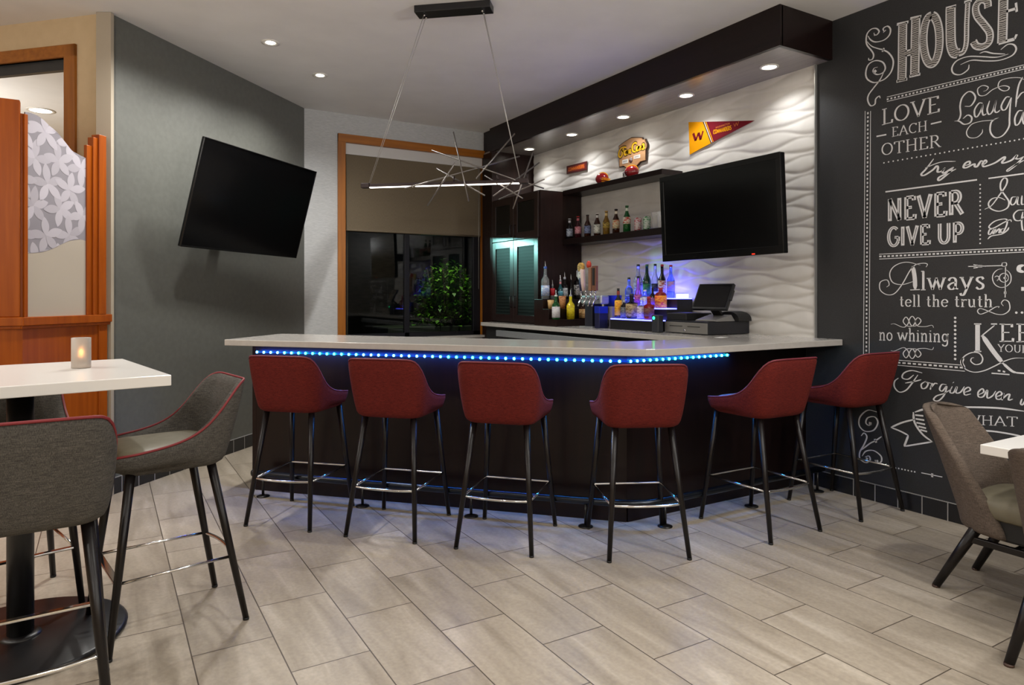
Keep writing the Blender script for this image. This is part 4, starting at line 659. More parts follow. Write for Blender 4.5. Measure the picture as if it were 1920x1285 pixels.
# ------------------------------------------------------------------ televisions
def television(label, C, yaw, pitch, roll, w, h, bez, depth, wallp):
    u = Vector((cos(yaw), sin(yaw), 0)); n = Vector((sin(yaw), -cos(yaw), 0)); v = Vector((0, 0, 1))
    v2 = v * cos(pitch) + n * sin(pitch); n2 = n * cos(pitch) - v * sin(pitch)
    u3 = u * cos(roll) + v2 * sin(roll); v3 = v2 * cos(roll) - u * sin(roll)
    M = Matrix(((u3.x, -n2.x, v3.x, C[0]), (u3.y, -n2.y, v3.y, C[1]), (u3.z, -n2.z, v3.z, C[2]), (0, 0, 0, 1)))
    t = thing('television', label, 'television'); t.matrix_world = M
    f = MB(); f.box(-w / 2, w / 2, 0, depth * .55, -h / 2, h / 2); f.box(-w * .36, w * .36, depth * .5, depth, -h * .36, h * .36); f.build('housing', M_bezel, t, bevel=.006)
    f = MB(); b, bb = bez
    f.box(-w / 2, w / 2, -.004, .002, h / 2 - b, h / 2); f.box(-w / 2, w / 2, -.004, .002, -h / 2, -h / 2 + bb)
    f.box(-w / 2, -w / 2 + b, -.004, .002, -h / 2 + bb, h / 2 - b); f.box(w / 2 - b, w / 2, -.004, .002, -h / 2 + bb, h / 2 - b); f.build('bezel', M_bezel, t, bevel=.002)
    f = MB(); f.box(-w / 2 + b, w / 2 - b, -.002, .003, -h / 2 + bb, h / 2 - b); f.build('screen', M_screen, t)
    # arm to the wall
    P = M.inverted() @ Vector(wallp[0]); Nn = (M.to_3x3().inverted() @ Vector(wallp[1])).normalized()
    f = MB(); f.bar((0, depth, 0), P, .06, .12); f.build('wall_arm', M_blk, t)
    f = MB(); f.bar(P, P + Nn * .012, .3, .4); f.build('wall_plate', M_blk, t)
    return t, M
tv, M1 = television('large flat television tilted down from the dark grey wall', (1.11, 6.099, 2.142), radians(41.57), radians(15.22), radians(-.58), 1.45, .841, (.009, .012), .05,
           ((.875, 6.305, 2.10), (s_, -s_, 0)))
f = MB(); f.box(-.725, .725, -.0045, .03, .4205, .4225); f.build('top_edge_strip', mat('silver_strip', (170, 170, 170), .25, .8), tv)
tv2, M2 = television('flat television with a thick glossy bezel on the white tile wall', (3.997, 3.677, 2.010), radians(-88.9), radians(2.4), radians(.63), 1.165, .699, (.042, .055), .09,
           ((XW - .022, 3.70, 2.0), (-1, 0, 0)))
f = MB(); f.box(.32, .345, -.006, -.003, -.343, -.337); f.build('power_light', mat('red_standby', (200, 30, 20), .4, emit=(255, 40, 20), estr=2), tv2)
# ------------------------------------------------------------------ bar stools
def outline(n=80, hw=.232, yb=-.225, yf=.235, rb=.092, rf=.085):
    """closed plan outline of the shell, from front centre clockwise seen from above"""
    pts = []
    corners = [(hw - rf, yf - rf, rf, 90, 0), (hw - rb, yb + rb, rb, 0, -90), (-hw + rb, yb + rb, rb, -90, -180), (-hw + rf, yf - rf, rf, 180, 90)]
    raw = [(0, yf)]
    for cx_, cy_, r, a0, a1 in corners:
        for k in range(13):
            a = radians(a0 + (a1 - a0) * k / 12); raw.append((cx_ + r * cos(a), cy_ + r * sin(a)))
    raw.append((0, yf))
    L = [0]
    for a, b in zip(raw, raw[1:]): L.append(L[-1] + math.dist(a, b))
    j = 0
    for i in range(n):
        s = L[-1] * i / n
        while L[j + 1] < s: j += 1
        t = (s - L[j]) / max(1e-9, L[j + 1] - L[j])
        pts.append((raw[j][0] + (raw[j + 1][0] - raw[j][0]) * t, raw[j][1] + (raw[j + 1][1] - raw[j][1]) * t))
    return pts

def pw(t, K):
    for (a, va), (b, vb) in zip(K, K[1:]):
        if t <= b:
            x = (t - a) / (b - a); x = max(0, x); return va + (vb - va) * x
    return K[-1][1]

def smooth_closed(v, it=3):
    for _ in range(it): v = [(v[i - 1] + 2 * v[i] + v[(i + 1) % len(v)]) / 4 for i in range(len(v))]
    return v

RIM = [(0, 1.015), (.05, 1.011), (.10, .985), (.17, .918), (.26, .853), (.36, .815), (.48, .790), (.62, .775), (.80, .764), (.95, .756), (1, .742)]
def stool(label, group, fab, vin, pipe):
    t = thing('bar_stool', label, 'stool', (0, 0, 0), 0, group)
    O = outline(); n = len(O); yb, yf = -.225, .235
    zr = smooth_closed([pw((y - yb) / (yf - yb), RIM) for x, y in O], 2)
    def lean(y, z):
        k = max(0, 1 - (y - yb) / .30)
        return -(z - .70) * .17 * k
    def ring(fr_, sc, inset=0.0, zabs=None, lo=.672):
        out = []
        for (x, y), zt in zip(O, zr):
            z = zabs if zabs is not None else lo + (zt - lo) * fr_
            zz = min(z, zt)
            cxn = x * sc; cyn = (y - .01) * sc + .01
            d = Vector((x, (y - .005), 0)); d.normalize()
            out.append(Vector((cxn - d.x * inset, cyn - d.y * inset + lean(y, zz), zz)))
        return out
    L = [ring(0, .72), ring(0.0, .80, zabs=.673), ring(0, .865, zabs=.685), ring(0, .90, zabs=.703), ring(.25, .93), ring(.5, .965), ring(.75, .988), ring(.95, 1.0), ring(1.0, 1.0, .006), ring(1.0, 1.0, .026)]
    i1 = ring(.9, .995, .034)
    i2 = ring(0, .95, .036, zabs=.80); i3 = ring(0, .92, .036, zabs=.735)
    i2 = [Vector((p.x, p.y, min(p.z, q.z))) for p, q in zip(i2, i1)]
    f = MB(); f.loops(L + [i1, i2, i3], True, cap0=True, cap1=True); f.build('backrest', fab, t)
    rim = ring(1.0, 1.0, .004)
    f = MB(); f.tube([p + Vector((0, 0, .003)) for p in rim], .0048, 8, closed=True); f.build('piping', pipe, t)
    # seat cushion
    cu = MB(); lv = []
    for sc, z in ((.78, .715), (.835, .722), (.845, .742), (.82, .757), (.74, .766), (.55, .772), (.28, .775)):
        lv.append([Vector((x * sc, (y - .01) * sc + .014, z)) for x, y in O])
    cu.loops(lv, True, True, True); cu.build('seat', vin, t)
    # legs
    feet = {'rl': ((-.150, -.135), (-.212, -.262)), 'rr': ((.150, -.135), (.212, -.262)), 'fl': ((-.168, .165), (-.222, .250)), 'fr': ((.168, .165), (.222, .250))}
    zt_, zf_ = .69, .275
    for k, (a, b) in feet.items():
        f = MB(); f.tube([(a[0], a[1], zt_), (b[0], b[1], .008)], [.019, .0125], 12); f.build('leg', M_leg, t)
        f = MB(); f.tube([(b[0], b[1], .010), (b[0] + (b[0] - a[0]) * .003, b[1], 0)], [.0132, .0128], 10); f.build('foot_glide', M_blkm, t)
    at = {k: Vector((a[0] + (b[0] - a[0]) * (1 - zf_ / zt_), a[1] + (b[1] - a[1]) * (1 - zf_ / zt_), zf_)) for k, (a, b) in feet.items()}
    f = MB()
    f.tube([at['rl'], at['fl']], .0062, 8); f.tube([at['rr'], at['fr']], .0062, 8)
    mid = (at['rl'] + at['rr']) / 2
    f.tube(crom([at['rl'], at['rl'] * .7 + at['rr'] * .3 + Vector((0, -.022, 0)), at['rl'] * .3 + at['rr'] * .7 + Vector((0, -.022, 0)), at['rr']], 5), .0075, 8)
    f.build('footrest_ring', M_chrome, t)
    f = MB(); f.bar(at['fl'], at['fr'], .026, .010); f.build('footrest_plate', M_chrome, t, bevel=.003)
    return t

G1 = 'burgundy stools along the bar'
red = stool('burgundy upholstered bar stool at the left end of the bar', G1, M_redfab, M_vinyl_red, mat('wine_piping', (112, 40, 52), .55))
def place(o, rear_l, rear_r):
    """put a stool by its two rear feet (left, right seen from behind)"""
    a = Vector(rear_l); b = Vector(rear_r); r = (b - a).normalized(); fw = Vector((-r.y, r.x)); m_ = (a + b) / 2
    c = m_ + fw * .262
    o.location = (c.x, c.y, 0); o.rotation_euler = (0, 0, atan2(r.y, r.x))
spots = [((.73, 4.318), (1.026, 4.024), 'burgundy upholstered bar stool at the left end of the bar'),
         ((1.185, 3.841), (1.481, 3.535), 'burgundy bar stool, second from the left end of the bar'),
         ((1.647, 3.347), (1.928, 3.043), 'burgundy bar stool, third from the left, just left of the bar corner'),
         ((2.238, 2.775), (2.619, 2.589), 'burgundy bar stool seen square from behind at the bar corner'),
         ((3.172, 2.517), (3.581, 2.511), 'burgundy bar stool turned to show its left arm, right of the bar corner'),
         ((3.967, 2.489), (4.366, 2.478), 'burgundy bar stool beside the chalkboard wall')]
for i, (a, b, lab) in enumerate(spots):
    o = red if i == 0 else copy_tree(red)
    place(o, a, b); o['label'] = lab

G2 = 'grey tweed stools around the high table'
gry = stool('grey tweed bar stool seen from behind in front of the high table', G2, M_greyfab, M_vinyl, M_pipe_red)
gry.location = (-.203, 2.648, 0); gry.rotation_euler = (0, 0, radians(3))
g2 = copy_tree(gry); place(g2, (.52, 3.072), (.449, 3.503)); g2['label'] = 'grey tweed bar stool seen side-on at the right side of the high table'
g3 = copy_tree(gry); g3.location = (-.355, 3.72, 0); g3.rotation_euler = (0, 0, radians(194)); g3['label'] = 'grey tweed bar stool behind the high table, mostly hidden'

# ------------------------------------------------------------------ high table with candle
TR = radians(-9.5)
ta = thing('high_table', 'tall square white-topped pedestal table with a round black base', 'table', (-.285, 3.345, 0), 0)
ta.rotation_euler = (0, 0, radians(9.5))
f = MB(); f.box(-.445, .445, -.445, .445, 1.025, 1.067); f.build('tabletop', M_white, ta, bevel=.003)
f = MB(); f.tube([(0, 0, .015), (0, 0, 1.01)], .046, 24); f.lathe([(.075, .018), (.07, .03), (.05, .036)], 24); f.build('pedestal', M_blk, ta)
f = MB(); f.box(-.2, .2, -.2, .2, 1.008, 1.026); f.build('top_plate', M_blk, ta)
f = MB(); f.lathe([(.36, 0), (.372, .004), (.374, .014), (.36, .021), (.0, .026)], 56); f.build('base', M_blk, ta)
ca_ = thing('candle_holder', 'frosted glass candle holder glowing on the white high table', 'candle', (-.083, 3.46, 1.067))
M_frost = mat('frosted_glass', (228, 214, 200), .45, trans=.55, spec=.4)
f = MB(); f.loops([[(r * cos(2 * pi * k / 28), r * sin(2 * pi * k / 28), z) for k in range(28)] for r, z in ((.028, .0), (.036, .001), (.037, .006), (.037, .129), (.0335, .13), (.0325, .125), (.0325, .018), (.01, .016))], True, True, True); f.build('glass_cup', M_frost, ca_)
f = MB(); f.lathe([(.018, .017), (.018, .035), (.01, .036)], 16); f.build('tealight', mat('wax', (240, 225, 200), .5), ca_)
f = MB(); f.lathe([(.001, .04), (.006, .046), (.0075, .053), (.004, .064), (.0006, .074)], 12); f.build('flame', mat('flame', (255, 200, 120), .5, emit=(255, 178, 90), estr=12), ca_)

# ------------------------------------------------------------------ dining chairs and table on the right
def dining_chair(label, group):
    t = thing('dining_chair', label, 'chair', (0, 0, 0), 0, group)
    N = 29
    def prof(a, z):
        """outer back surface: a from -1 (left front edge) to 1, z height"""
        k = (z - .34) / .50
        ext = radians(76 - 27 * max(0, k) ** 1.2)
        th_ = a * ext
        rx = .235 + .0 * k; ry = .25
        lean_ = -.175 * max(0, k) ** 1.05 - .055
        return Vector((rx * sin(th_), .04 - ry * cos(th_) + lean_ + (.10 * (1 - k)) * (abs(a) ** 3) * .6, z))
    rows_o = []; rows_i = []
    Z = [.295, .305, .34, .43, .50, .58, .66, .74, .80, .832, .845]
    for z in Z:
        ro = []; ri = []
        for i in range(N):
            a = -1 + 2 * i / (N - 1)
            drop = (.03 * abs(a) ** 4) * ((z - .36) / .5)
            p = prof(a, z); c = Vector((0, .04 + p.y * 0, z))
            inw = Vector((-p.x, .06 - p.y, 0)); inw.normalize()
            edge = .012 if z in (Z[0], Z[-1]) else 0
            if z == Z[0]: p = p + inw * .02
            tk = .045
            ro.append(p + inw * edge + Vector((0, 0, -drop))); ri.append(p + inw * (tk - edge) + Vector((0, 0, -drop)))
        rows_o.append(ro); rows_i.append(ri)
    # one closed section per height
    f = MB(); f.loops([o_ + i_[::-1] for o_, i_ in zip(rows_o, rows_i)], True, True, True); f.build('backrest', M_brownfab, t, subsurf=1)
    f = MB(); lv = []
    base_o = []
    for k in range(48):
        a = 2 * pi * k / 48; c, s = cos(a), sin(a); q = (abs(c) ** 3.2 + abs(s) ** 3.2) ** (-1 / 3.2)
        base_o.append((.215 * q * c, .05 + .235 * q * s))
    for sc, z in ((.93, .385), (1.0, .395), (1.01, .43), (.985, .462), (.9, .478), (.6, .486), (.25, .488)):
        lv.append([(x * sc, .05 + (y - .05) * sc, z) for x, y in base_o])
    f.loops(lv, True, True, True); f.build('seat', M_vinyl, t)
    f = MB(); lv = [[(x * sc, .05 + (y - .05) * sc, z) for x, y in base_o] for sc, z in ((.90, .30), (.93, .31), (.93, .388))]
    f.loops(lv, False, True, True); f.build('seat_frame', M_blkm, t)
    for a, b in (((-.155, -.13), (-.19, -.30)), ((.155, -.13), (.19, -.30)), ((-.165, .20), (-.20, .27)), ((.165, .20), (.20, .27))):
        f = MB(); f.tube([(a[0], a[1], .34), (b[0], b[1], .008)], [.026, .017], 14); f.build('leg', M_leg, t)
        f = MB(); f.tube([(b[0], b[1], .010), (b[0], b[1], 0)], .0175, 12); f.build('foot_glide', mat_glide, t)
    f = MB(); f.bar((-.165, -.175, .262), (-.178, .225, .262), .022, .03); f.bar((.165, -.175, .262), (.178, .225, .262), .022, .03); f.bar((-.17, .02, .262), (.17, .02, .262), .022, .03); f.build('stretcher', M_leg, t, bevel=.004)
    return t
mat_glide = mat('glide_brown', (70, 50, 40), .5)
G3 = 'taupe dining chairs at the low table'
ch = dining_chair('taupe dining chair with a khaki seat between the low white table and the chalkboard wall', G3)
ch.location = (3.575, 1.457, 0); ch.rotation_euler = (0, 0, radians(181))
ch2 = copy_tree(ch); ch2['label'] = 'taupe dining chair cut off by the right edge of the picture'
ch2.location = (3.19, 1.05, 0); ch2.rotation_euler = (0, 0, radians(-90))
tb = thing('dining_table', 'low white-topped table at the far right', 'table', (3.62, 1.06, 0))
f = MB(); f.box(-.425, .425, -.42, .42, .705, .745); f.build('tabletop', M_white, tb, bevel=.003)
f = MB(); f.tube([(0, 0, .015), (0, 0, .705)], .04, 20); f.build('pedestal', M_blk, tb)
f = MB(); f.lathe([(.27, 0), (.28, .004), (.275, .014), (.0, .022)], 40); f.build('base', M_blk, tb)

# ------------------------------------------------------------------ booth partition with etched glass
pt = thing('booth_partition', 'cherry wood booth partition with a wavy etched glass panel', 'partition', (0, 0, 0))
Q0 = Vector((.005, 5.425)); Q1 = Vector((-.415, 4.995)); Q2 = Q1 + Vector((-1.6, -.02))
dp = (Q1 - Q0).normalized(); npp = Vector((-dp.y, dp.x))     # npp points to the camera side
if npp.y > 0: npp = -npp
LQ = (Q1 - Q0).length
MP = Matrix(((dp.x, npp.x, 0, Q0.x), (dp.y, npp.y, 0, Q0.y), (0, 0, 1, 0), (0, 0, 0, 1)))
CAPZ = 1.247
f = MB(); f.box(.04, LQ, -.03, .0, 0, CAPZ - .05, MP); f.build('lower_panel', M_cherry, pt)
f = MB(); f.box(-.015, .055, -.04, .008, 0, CAPZ - .05, MP); f.build('corner_stile', M_cherry, pt, bevel=.003)
f = MB(); f.box(-.035, LQ + .02, -.06, .03, CAPZ - .052, CAPZ, MP); f.box(-.03, LQ + .02, -.05, .018, CAPZ - .07, CAPZ - .05, MP); f.build('cap_rail', M_cherry, pt, bevel=.004)
# right post, in three stepped boards
f = MB(); f.box(.015, .075, -.035, .03, CAPZ, 2.455, MP); f.build('post', M_cherry, pt, bevel=.004)
f = MB(); f.box(.075, .11, -.03, .018, CAPZ, 2.43, MP); f.box(.11, .15, -.02, .006, CAPZ, 2.37, MP); f.build('post_moulding', M_cherry, pt, bevel=.003)
f = MB(); f.box(LQ - .025, LQ - .002, -.025, .012, CAPZ, 2.46, MP); f.build('post_moulding', M_cherry, pt, bevel=.003)
# left section, turned toward the room
dq = (Q2 - Q1).normalized(); nq = Vector((-dq.y, dq.x))
if nq.y > 0: nq = -nq
LR = (Q2 - Q1).length
MQ = Matrix(((dq.x, nq.x, 0, Q1.x), (dq.y, nq.y, 0, Q1.y), (0, 0, 1, 0), (0, 0, 0, 1)))
f = MB(); f.box(.0, LR, -.03, .0, 0, CAPZ - .05, MQ); f.build('lower_panel', M_cherry, pt)
f = MB(); f.box(-.012, LR, -.06, .03, CAPZ - .052, CAPZ, MQ); f.box(-.008, LR, -.05, .018, CAPZ - .07, CAPZ - .05, MQ); f.build('cap_rail', M_cherry, pt, bevel=.004)
f = MB(); f.box(.012, LR, -.035, .02, CAPZ, 2.535, MQ); f.build('upper_panel', M_cherry, pt, bevel=.006)
f = MB(); f.box(.0, .012, -.03, .0, CAPZ, 2.46, MQ); f.build('post_moulding', M_cherry, pt)
# etched glass
gs0, gs1 = .15, LQ - .02
def top_wave(s):
    t = (s - gs0) / (gs1 - gs0)      # 0 at the right post, 1 at the left one
    return 2.285 + .215 * (t * t * (3 - 2 * t)) * (1 - .42 * max(0, t - .72)) - .012 * sin(2 * pi * min(1, t * 1.6))
def bot_wave(s):
    t = (s - gs0) / (gs1 - gs0)
    return 1.735 - .105 * (t * t * (3 - 2 * t)) + .02 * sin(2 * pi * t) * (1 - t)
M_gl_low = mat('frosted_pane', (178, 168, 154), .55, spec=.3)
M_gl_band = mat('etched_ground', (140, 136, 143), .6, spec=.3)
M_gl_leaf = mat('etched_leaf', (182, 177, 186), .65, spec=.3)
gi = nd(M_gl_leaf, 'ShaderNodeNewGeometry'); gr_ = nd(M_gl_leaf, 'ShaderNodeValToRGB'); gr_.color_ramp.elements[0].color = rgb(166, 161, 169); gr_.color_ramp.elements[1].color = rgb(190, 185, 194)
lk(M_gl_leaf, gi.outputs['Random Per Island'], gr_.inputs['Fac']); lk(M_gl_leaf, gr_.outputs['Color'], bs(M_gl_leaf).inputs['Base Color'])
nS = 40
def band(za, zb, y0_, y1_, m, name):
    f = MB(); top = []; botm = []
    for i in range(nS + 1):
        s = gs0 + (gs1 - gs0) * i / nS; top.append((s, zb(s))); botm.append((s, za(s)))
    vs = []
    for (s, z), (s2, z2) in zip(botm, top):
        for y in (y0_, y1_):
            vs.append(MP @ Vector((s, y, z))); vs.append(MP @ Vector((s2, y, z2)))
    fs = []
    for i in range(nS):
        a = i * 4; b = a + 4
        fs += [(a, b, b + 1, a + 1), (a + 2, a + 3, b + 3, b + 2), (a + 1, b + 1, b + 3, a + 3), (a, a + 2, b + 2, b)]
    fs += [(0, 1, 3, 2), (nS * 4, nS * 4 + 2, nS * 4 + 3, nS * 4 + 1)]
    f.add(vs, fs); return f.build(name, m, pt)
band(lambda s: CAPZ, bot_wave, -.012, -.004, M_gl_low, 'frosted_glass')
eb = band(bot_wave, top_wave, -.012, -.004, M_gl_band, 'etched_glass')
lf = MB()
def leaf_shape(cx_, cz_, ang, L, wd, yoff):
    pts = []
    for k in range(15):
        t = k / 14; w = sin(pi * t) ** .8 * wd; pts.append((t * L, w))
    poly = [(x, w) for x, w in pts] + [(x, -w) for x, w in pts[::-1][1:-1]]
    out = []
    for x, w in poly:
        s = cx_ + x * cos(ang) - w * sin(ang); z = cz_ + x * sin(ang) + w * cos(ang)
        out.append((s, z))
    return out
rl = random.Random(4)
cnt = 0
cen = []
for j in range(6):
    for i in range(3):
        cen.append((gs0 + .03 + i * .17 + (.085 if j % 2 else 0) + rl.uniform(-.012, .012), 1.60 + j * .155 + rl.uniform(-.015, .015)))
for cx_, cz_ in cen:
    a0 = rl.uniform(0, 6.28)
    for k in range(5):
        P_ = leaf_shape(cx_, cz_, a0 + k * pi * .4 + rl.uniform(-.15, .15), rl.uniform(.105, .13), .027, 0)
        P_ = [(min(max(s, gs0 + .001), gs1 - .001), z) for s, z in P_]
        P_ = [(s, min(max(z, bot_wave(s) + .001), top_wave(s) - .001)) for s, z in P_]
        zz = -.0034 + .00008 * (cnt % 12); cnt += 1
        lf.add([MP @ Vector((s, zz, z)) for s, z in P_], [tuple(range(len(P_)))])
lf.build('leaf_pattern', M_gl_leaf, eb)
M_rod = mat('rod_metal', (120, 116, 113), .3, .8); mat_cable = mat('steel_cable', (176, 174, 170), .4, .6)
# ------------------------------------------------------------------ pendant light
pc = Vector((2.02, 4.15, 0)); pa = radians(-41)
pdn = thing('pendant_light', 'linear pendant light with crossing metal rods hung on cables', 'light', (pc.x, pc.y, ZC), pa)
f = MB(); f.box(-.26, .26, -.06, .06, -.047, 0); f.build('canopy', M_blk, pdn, bevel=.003)
RZ = -1.195; RL = .55
BX = -.075
f = MB(); f.box(BX - RL, BX + RL, -.011, .011, RZ - .006, RZ + .016); f.build('light_bar', M_bronze, pdn, bevel=.002)
M_tube = mat('lit_diffuser', (255, 250, 245), .4, emit=(255, 244, 232), estr=3.2)
for a, b in ((-RL + .03, -.215), (-.195, .365), (.375, RL - .03)):
    a += BX; b += BX
    f = MB(); f.box(a, b, -.0095, .0095, RZ - .0115, RZ - .006); f.build('diffuser', M_tube, pdn)
for x in (-RL, RL):
    f = MB(); f.box(BX + x - .03, BX + x + .03, -.02, .02, RZ - .012, RZ + .022); f.build('end_cap', M_bronze, pdn, bevel=.004)
for sx in (-1, 1):
    for sy in (-1, 1):
        f = MB(); f.tube([(sx * .20, sy * .022, -.045), (BX + sx * (RL - .025), sy * .009, RZ + .016)], .0016, 6); f.build('cable', mat_cable if sx + sy > -9 else None, pdn)
for x in (-.20, .20):
    f = MB(); f.tube([(x, .022, -.047), (x, .022, -.062)], .006, 8); f.tube([(x, -.022, -.047), (x, -.022, -.062)], .006, 8); f.build('cable_grip', M_chrome, pdn)
# rods: (x, y, z) at both ends in the lamp's own frame
rods = RODS
for a, b in rods:
    f = MB(); f.tube([a, b], .0048, 8); f.build('rod', M_rod, pdn)
f = MB()
for (a, b), (c, d) in zip(rods[:-1], rods[1:]): pass
# hub the rods are screwed to, under the bar
for x in (.0, .3, .5):
    f.tube([(x, 0, RZ + .01), (x, 0, RZ + .05)], .007, 8)
f.build('rod_hub', M_bronze, pdn)

# ------------------------------------------------------------------ bottles
def glassy(name, col, tr=.5, rough=.08):
    return mat(name, col, rough, spec=.5, trans=tr)
GL = {'clear': glassy('clear_glass', (215, 222, 226), .8), 'blue': glassy('blue_glass', (120, 150, 235), .75), 'green': glassy('green_glass', (22, 104, 44), .55), 'dgreen': glassy('dark_green_glass', (14, 60, 32), .5),
      'brown': glassy('brown_glass', (60, 28, 14), .4), 'dark': glassy('dark_glass_bottle', (18, 15, 18), .2), 'amber': glassy('amber_spirit', (120, 46, 12), .45), 'gold': glassy('golden_beer', (148, 112, 40), .5),
      'red': glassy('red_spirit', (150, 24, 20), .4), 'wine': glassy('wine_glass_bottle', (58, 14, 24), .3), 'yellow': glassy('yellow_liqueur', (226, 206, 12), .15), 'pink': glassy('pink_glass', (190, 110, 170), .6), 'teal': glassy('teal_glass', (40, 110, 120), .5)}
CAPS = {k: mat('cap_' + k, c, .4) for k, c in {'black': (20, 20, 22), 'red': (170, 24, 26), 'white': (215, 212, 208), 'gold': (176, 140, 60), 'blue': (40, 80, 170), 'silver': (170, 172, 176), 'green': (26, 90, 40)}.items()}
def labmat(c1, c2, k=16):
    """paper label: fine printed lines and a darker panel"""
    m = mat('paper_label', c1, .6)
    tc = nd(m, 'ShaderNodeTexCoord'); nz = nd(m, 'ShaderNodeTexNoise'); mp = nd(m, 'ShaderNodeMapping'); mp.inputs['Scale'].default_value = (30, 30, 95)
    lk(m, tc.outputs['Object'], mp.inputs['Vector']); lk(m, mp.outputs[0], nz.inputs['Vector']); nz.inputs['Scale'].default_value = 1.0; nz.inputs['Detail'].default_value = 1
    rp = nd(m, 'ShaderNodeValToRGB'); rp.color_ramp.elements[0].position = .42; rp.color_ramp.elements[1].position = .5
    rp.color_ramp.elements[0].color = rgb(*c2); rp.color_ramp.elements[1].color = rgb(*c1)
    lk(m, nz.outputs['Fac'], rp.inputs['Fac']); lk(m, rp.outputs['Color'], bs(m).inputs['Base Color'])
    return m
PROF = {'liquor': ([(.90, 0), (1, .015), (1, .55), (.93, .61), (.62, .67), (.42, .72), (.36, .78), (.36, .94)], (.36, .93, 1.0)),
        'tall': ([(.9, 0), (1, .012), (1, .50), (.9, .57), (.55, .66), (.40, .74), (.36, .95)], (.38, .94, 1.0)),
        'beer': ([(.9, 0), (1, .015), (1, .50), (.93, .57), (.68, .66), (.46, .74), (.40, .84), (.40, .95), (.45, .96)], (.47, .955, 1.0)),
        'square': ([(.95, 0), (1, .015), (1, .58), (.9, .63), (.45, .67), (.36, .72), (.36, .92)], (.42, .90, 1.0)),
        'flask': ([(.92, 0), (1, .03), (1, .66), (.8, .75), (.4, .80), (.34, .9)], (.38, .88, 1.0)),
        'bulb': ([(.6, 0), (.8, .02), (1, .2), (1, .36), (.75, .52), (.42, .6), (.38, .94)], (.42, .93, 1.0))}
def bottle(label, group, x, y, z, h, r, style, g, cap, lab=None, pour=False, neck=None, name='bottle', rz=0):
    prof, (cr, c0, c1) = PROF[style]; ex = 4.0 if style in ('square', 'flask') else 2.0
    r *= 1.1
    f = MB(); f.lathe([(r * a, h * b) for a, b in prof] + [(r * .3, h * prof[-1][1])], 18 if ex == 2 else 24, ex)
    o = f.build(name, GL[g]); o.location = (x, y, z); o.rotation_euler = (0, 0, rz); tag(o, label, 'bottle', group)
    if cap:
        f = MB(); f.lathe([(r * cr, h * c0), (r * cr * 1.04, h * (c0 + .01)), (r * cr * 1.04, h * (c1 - .01)), (r * cr * .9, h * c1)], 14); f.build('cap', CAPS[cap], o)
    if lab:
        (l1, l2), a, b = lab
        f = MB(); f.loops([[(q * c_, q * s_2, zz) for c_, s_2, q in [(cos(2 * pi * k / 24), sin(2 * pi * k / 24), rr * (abs(cos(2 * pi * k / 24)) ** ex + abs(sin(2 * pi * k / 24)) ** ex) ** (-1 / ex)) for k in range(24)]] for rr, zz in ((r * .99, h * a), (r * 1.02, h * a), (r * 1.02, h * b), (r * .99, h * b))]); f.build('paper_label', labmat(l1, l2), o)
    if neck:
        f = MB(); f.lathe([(r * .41, h * .78), (r * .43, h * .79), (r * .42, h * .9), (r * .39, h * .91)], 14); f.build('neck_label', mat('neck_label', neck, .6), o)
    if pour:
        f = MB(); f.tube([(0, 0, h * .95), (0, 0, h * 1.03), (-.006, -.006, h * 1.03 + .045)], [.009, .006, .003], 8); f.build('pour_spout', M_chrome, o)
    return o

# beer bottles, cans and glasses on the lower shelf
zs = 1.967; xs = 4.215
GB = 'beers on the display shelf'
B = [(5.885, .215, .031, 'dark', 'silver', (((170, 180, 196), (40, 50, 70)), .12, .5), (190, 190, 196), 'dark beer bottle with a silver-blue label, leftmost on the shelf'),
     (5.735, .225, .031, 'wine', 'red', (((206, 150, 160), (150, 60, 70)), .2, .52), (180, 90, 100), 'reddish beer bottle with a pink label on the shelf'),
     (5.573, .225, .031, 'brown', 'black', (((120, 132, 170), (40, 44, 70)), .15, .5), None, 'brown beer bottle with a blue label on the shelf'),
     (5.415, .225, .031, 'brown', 'white', (((214, 216, 206), (110, 120, 110)), .1, .5), (206, 206, 206), 'brown beer bottle with a white label and pale neck on the shelf'),
     (5.272, .232, .031, 'gold', 'gold', (((180, 156, 70), (90, 66, 20)), .28, .52), (206, 180, 120), 'golden beer bottle with a yellow label on the shelf'),
     (5.124, .235, .031, 'brown', 'black', (((200, 196, 160), (196, 110, 80)), .2, .55), (216, 206, 190), 'brown beer bottle with a cream and orange label on the shelf'),
     (4.966, .25, .032, 'green', 'green', (((214, 214, 196), (180, 40, 40)), .3, .56), (206, 216, 200), 'green beer bottle with a white label, tallest on the shelf')]
for y, h, r, g, cap, lab, nk, lb in B:
    bottle(lb, GB, xs, y, zs, h, r, 'beer', g, cap, lab, neck=nk, name='beer_bottle')
for y, c1, c2, lb in ((4.812, (206, 196, 196), (170, 40, 56), 'white and red drinks can on the shelf'), (4.69, (196, 206, 198), (20, 130, 60), 'white and green drinks can on the shelf')):
    f = MB(); f.lathe([(.026, 0), (.033, .006), (.033, .112), (.027, .12)], 22); o = f.build('drink_can', labmat(c1, c2)); o.location = (xs, y, zs); tag(o, lb, 'can', 'cans on the display shelf')
    f = MB(); f.lathe([(.027, .12), (.027, .123), (.024, .1215)], 20); f.build('can_lid', M_chrome, o)
M_thin = mat('clear_tumbler', (215, 214, 210), .1, alpha=.25)
for y, lb in ((4.60, 'clear pint glass on the shelf beside the green can'), (4.525, 'clear pint glass on the shelf nearest the television')):
    f = MB(); f.loops([[(r * cos(2 * pi * k / 24), r * sin(2 * pi * k / 24), z) for k in range(24)] for r, z in ((.01, 0), (.028, 0), (.039, .148), (.037, .148), (.0265, .012), (.01, .012))], True, True, True)
    o = f.build('pint_glass', M_thin); o.location = (xs + .02, y, zs); tag(o, lb, 'glass', 'pint glasses on the shelf')

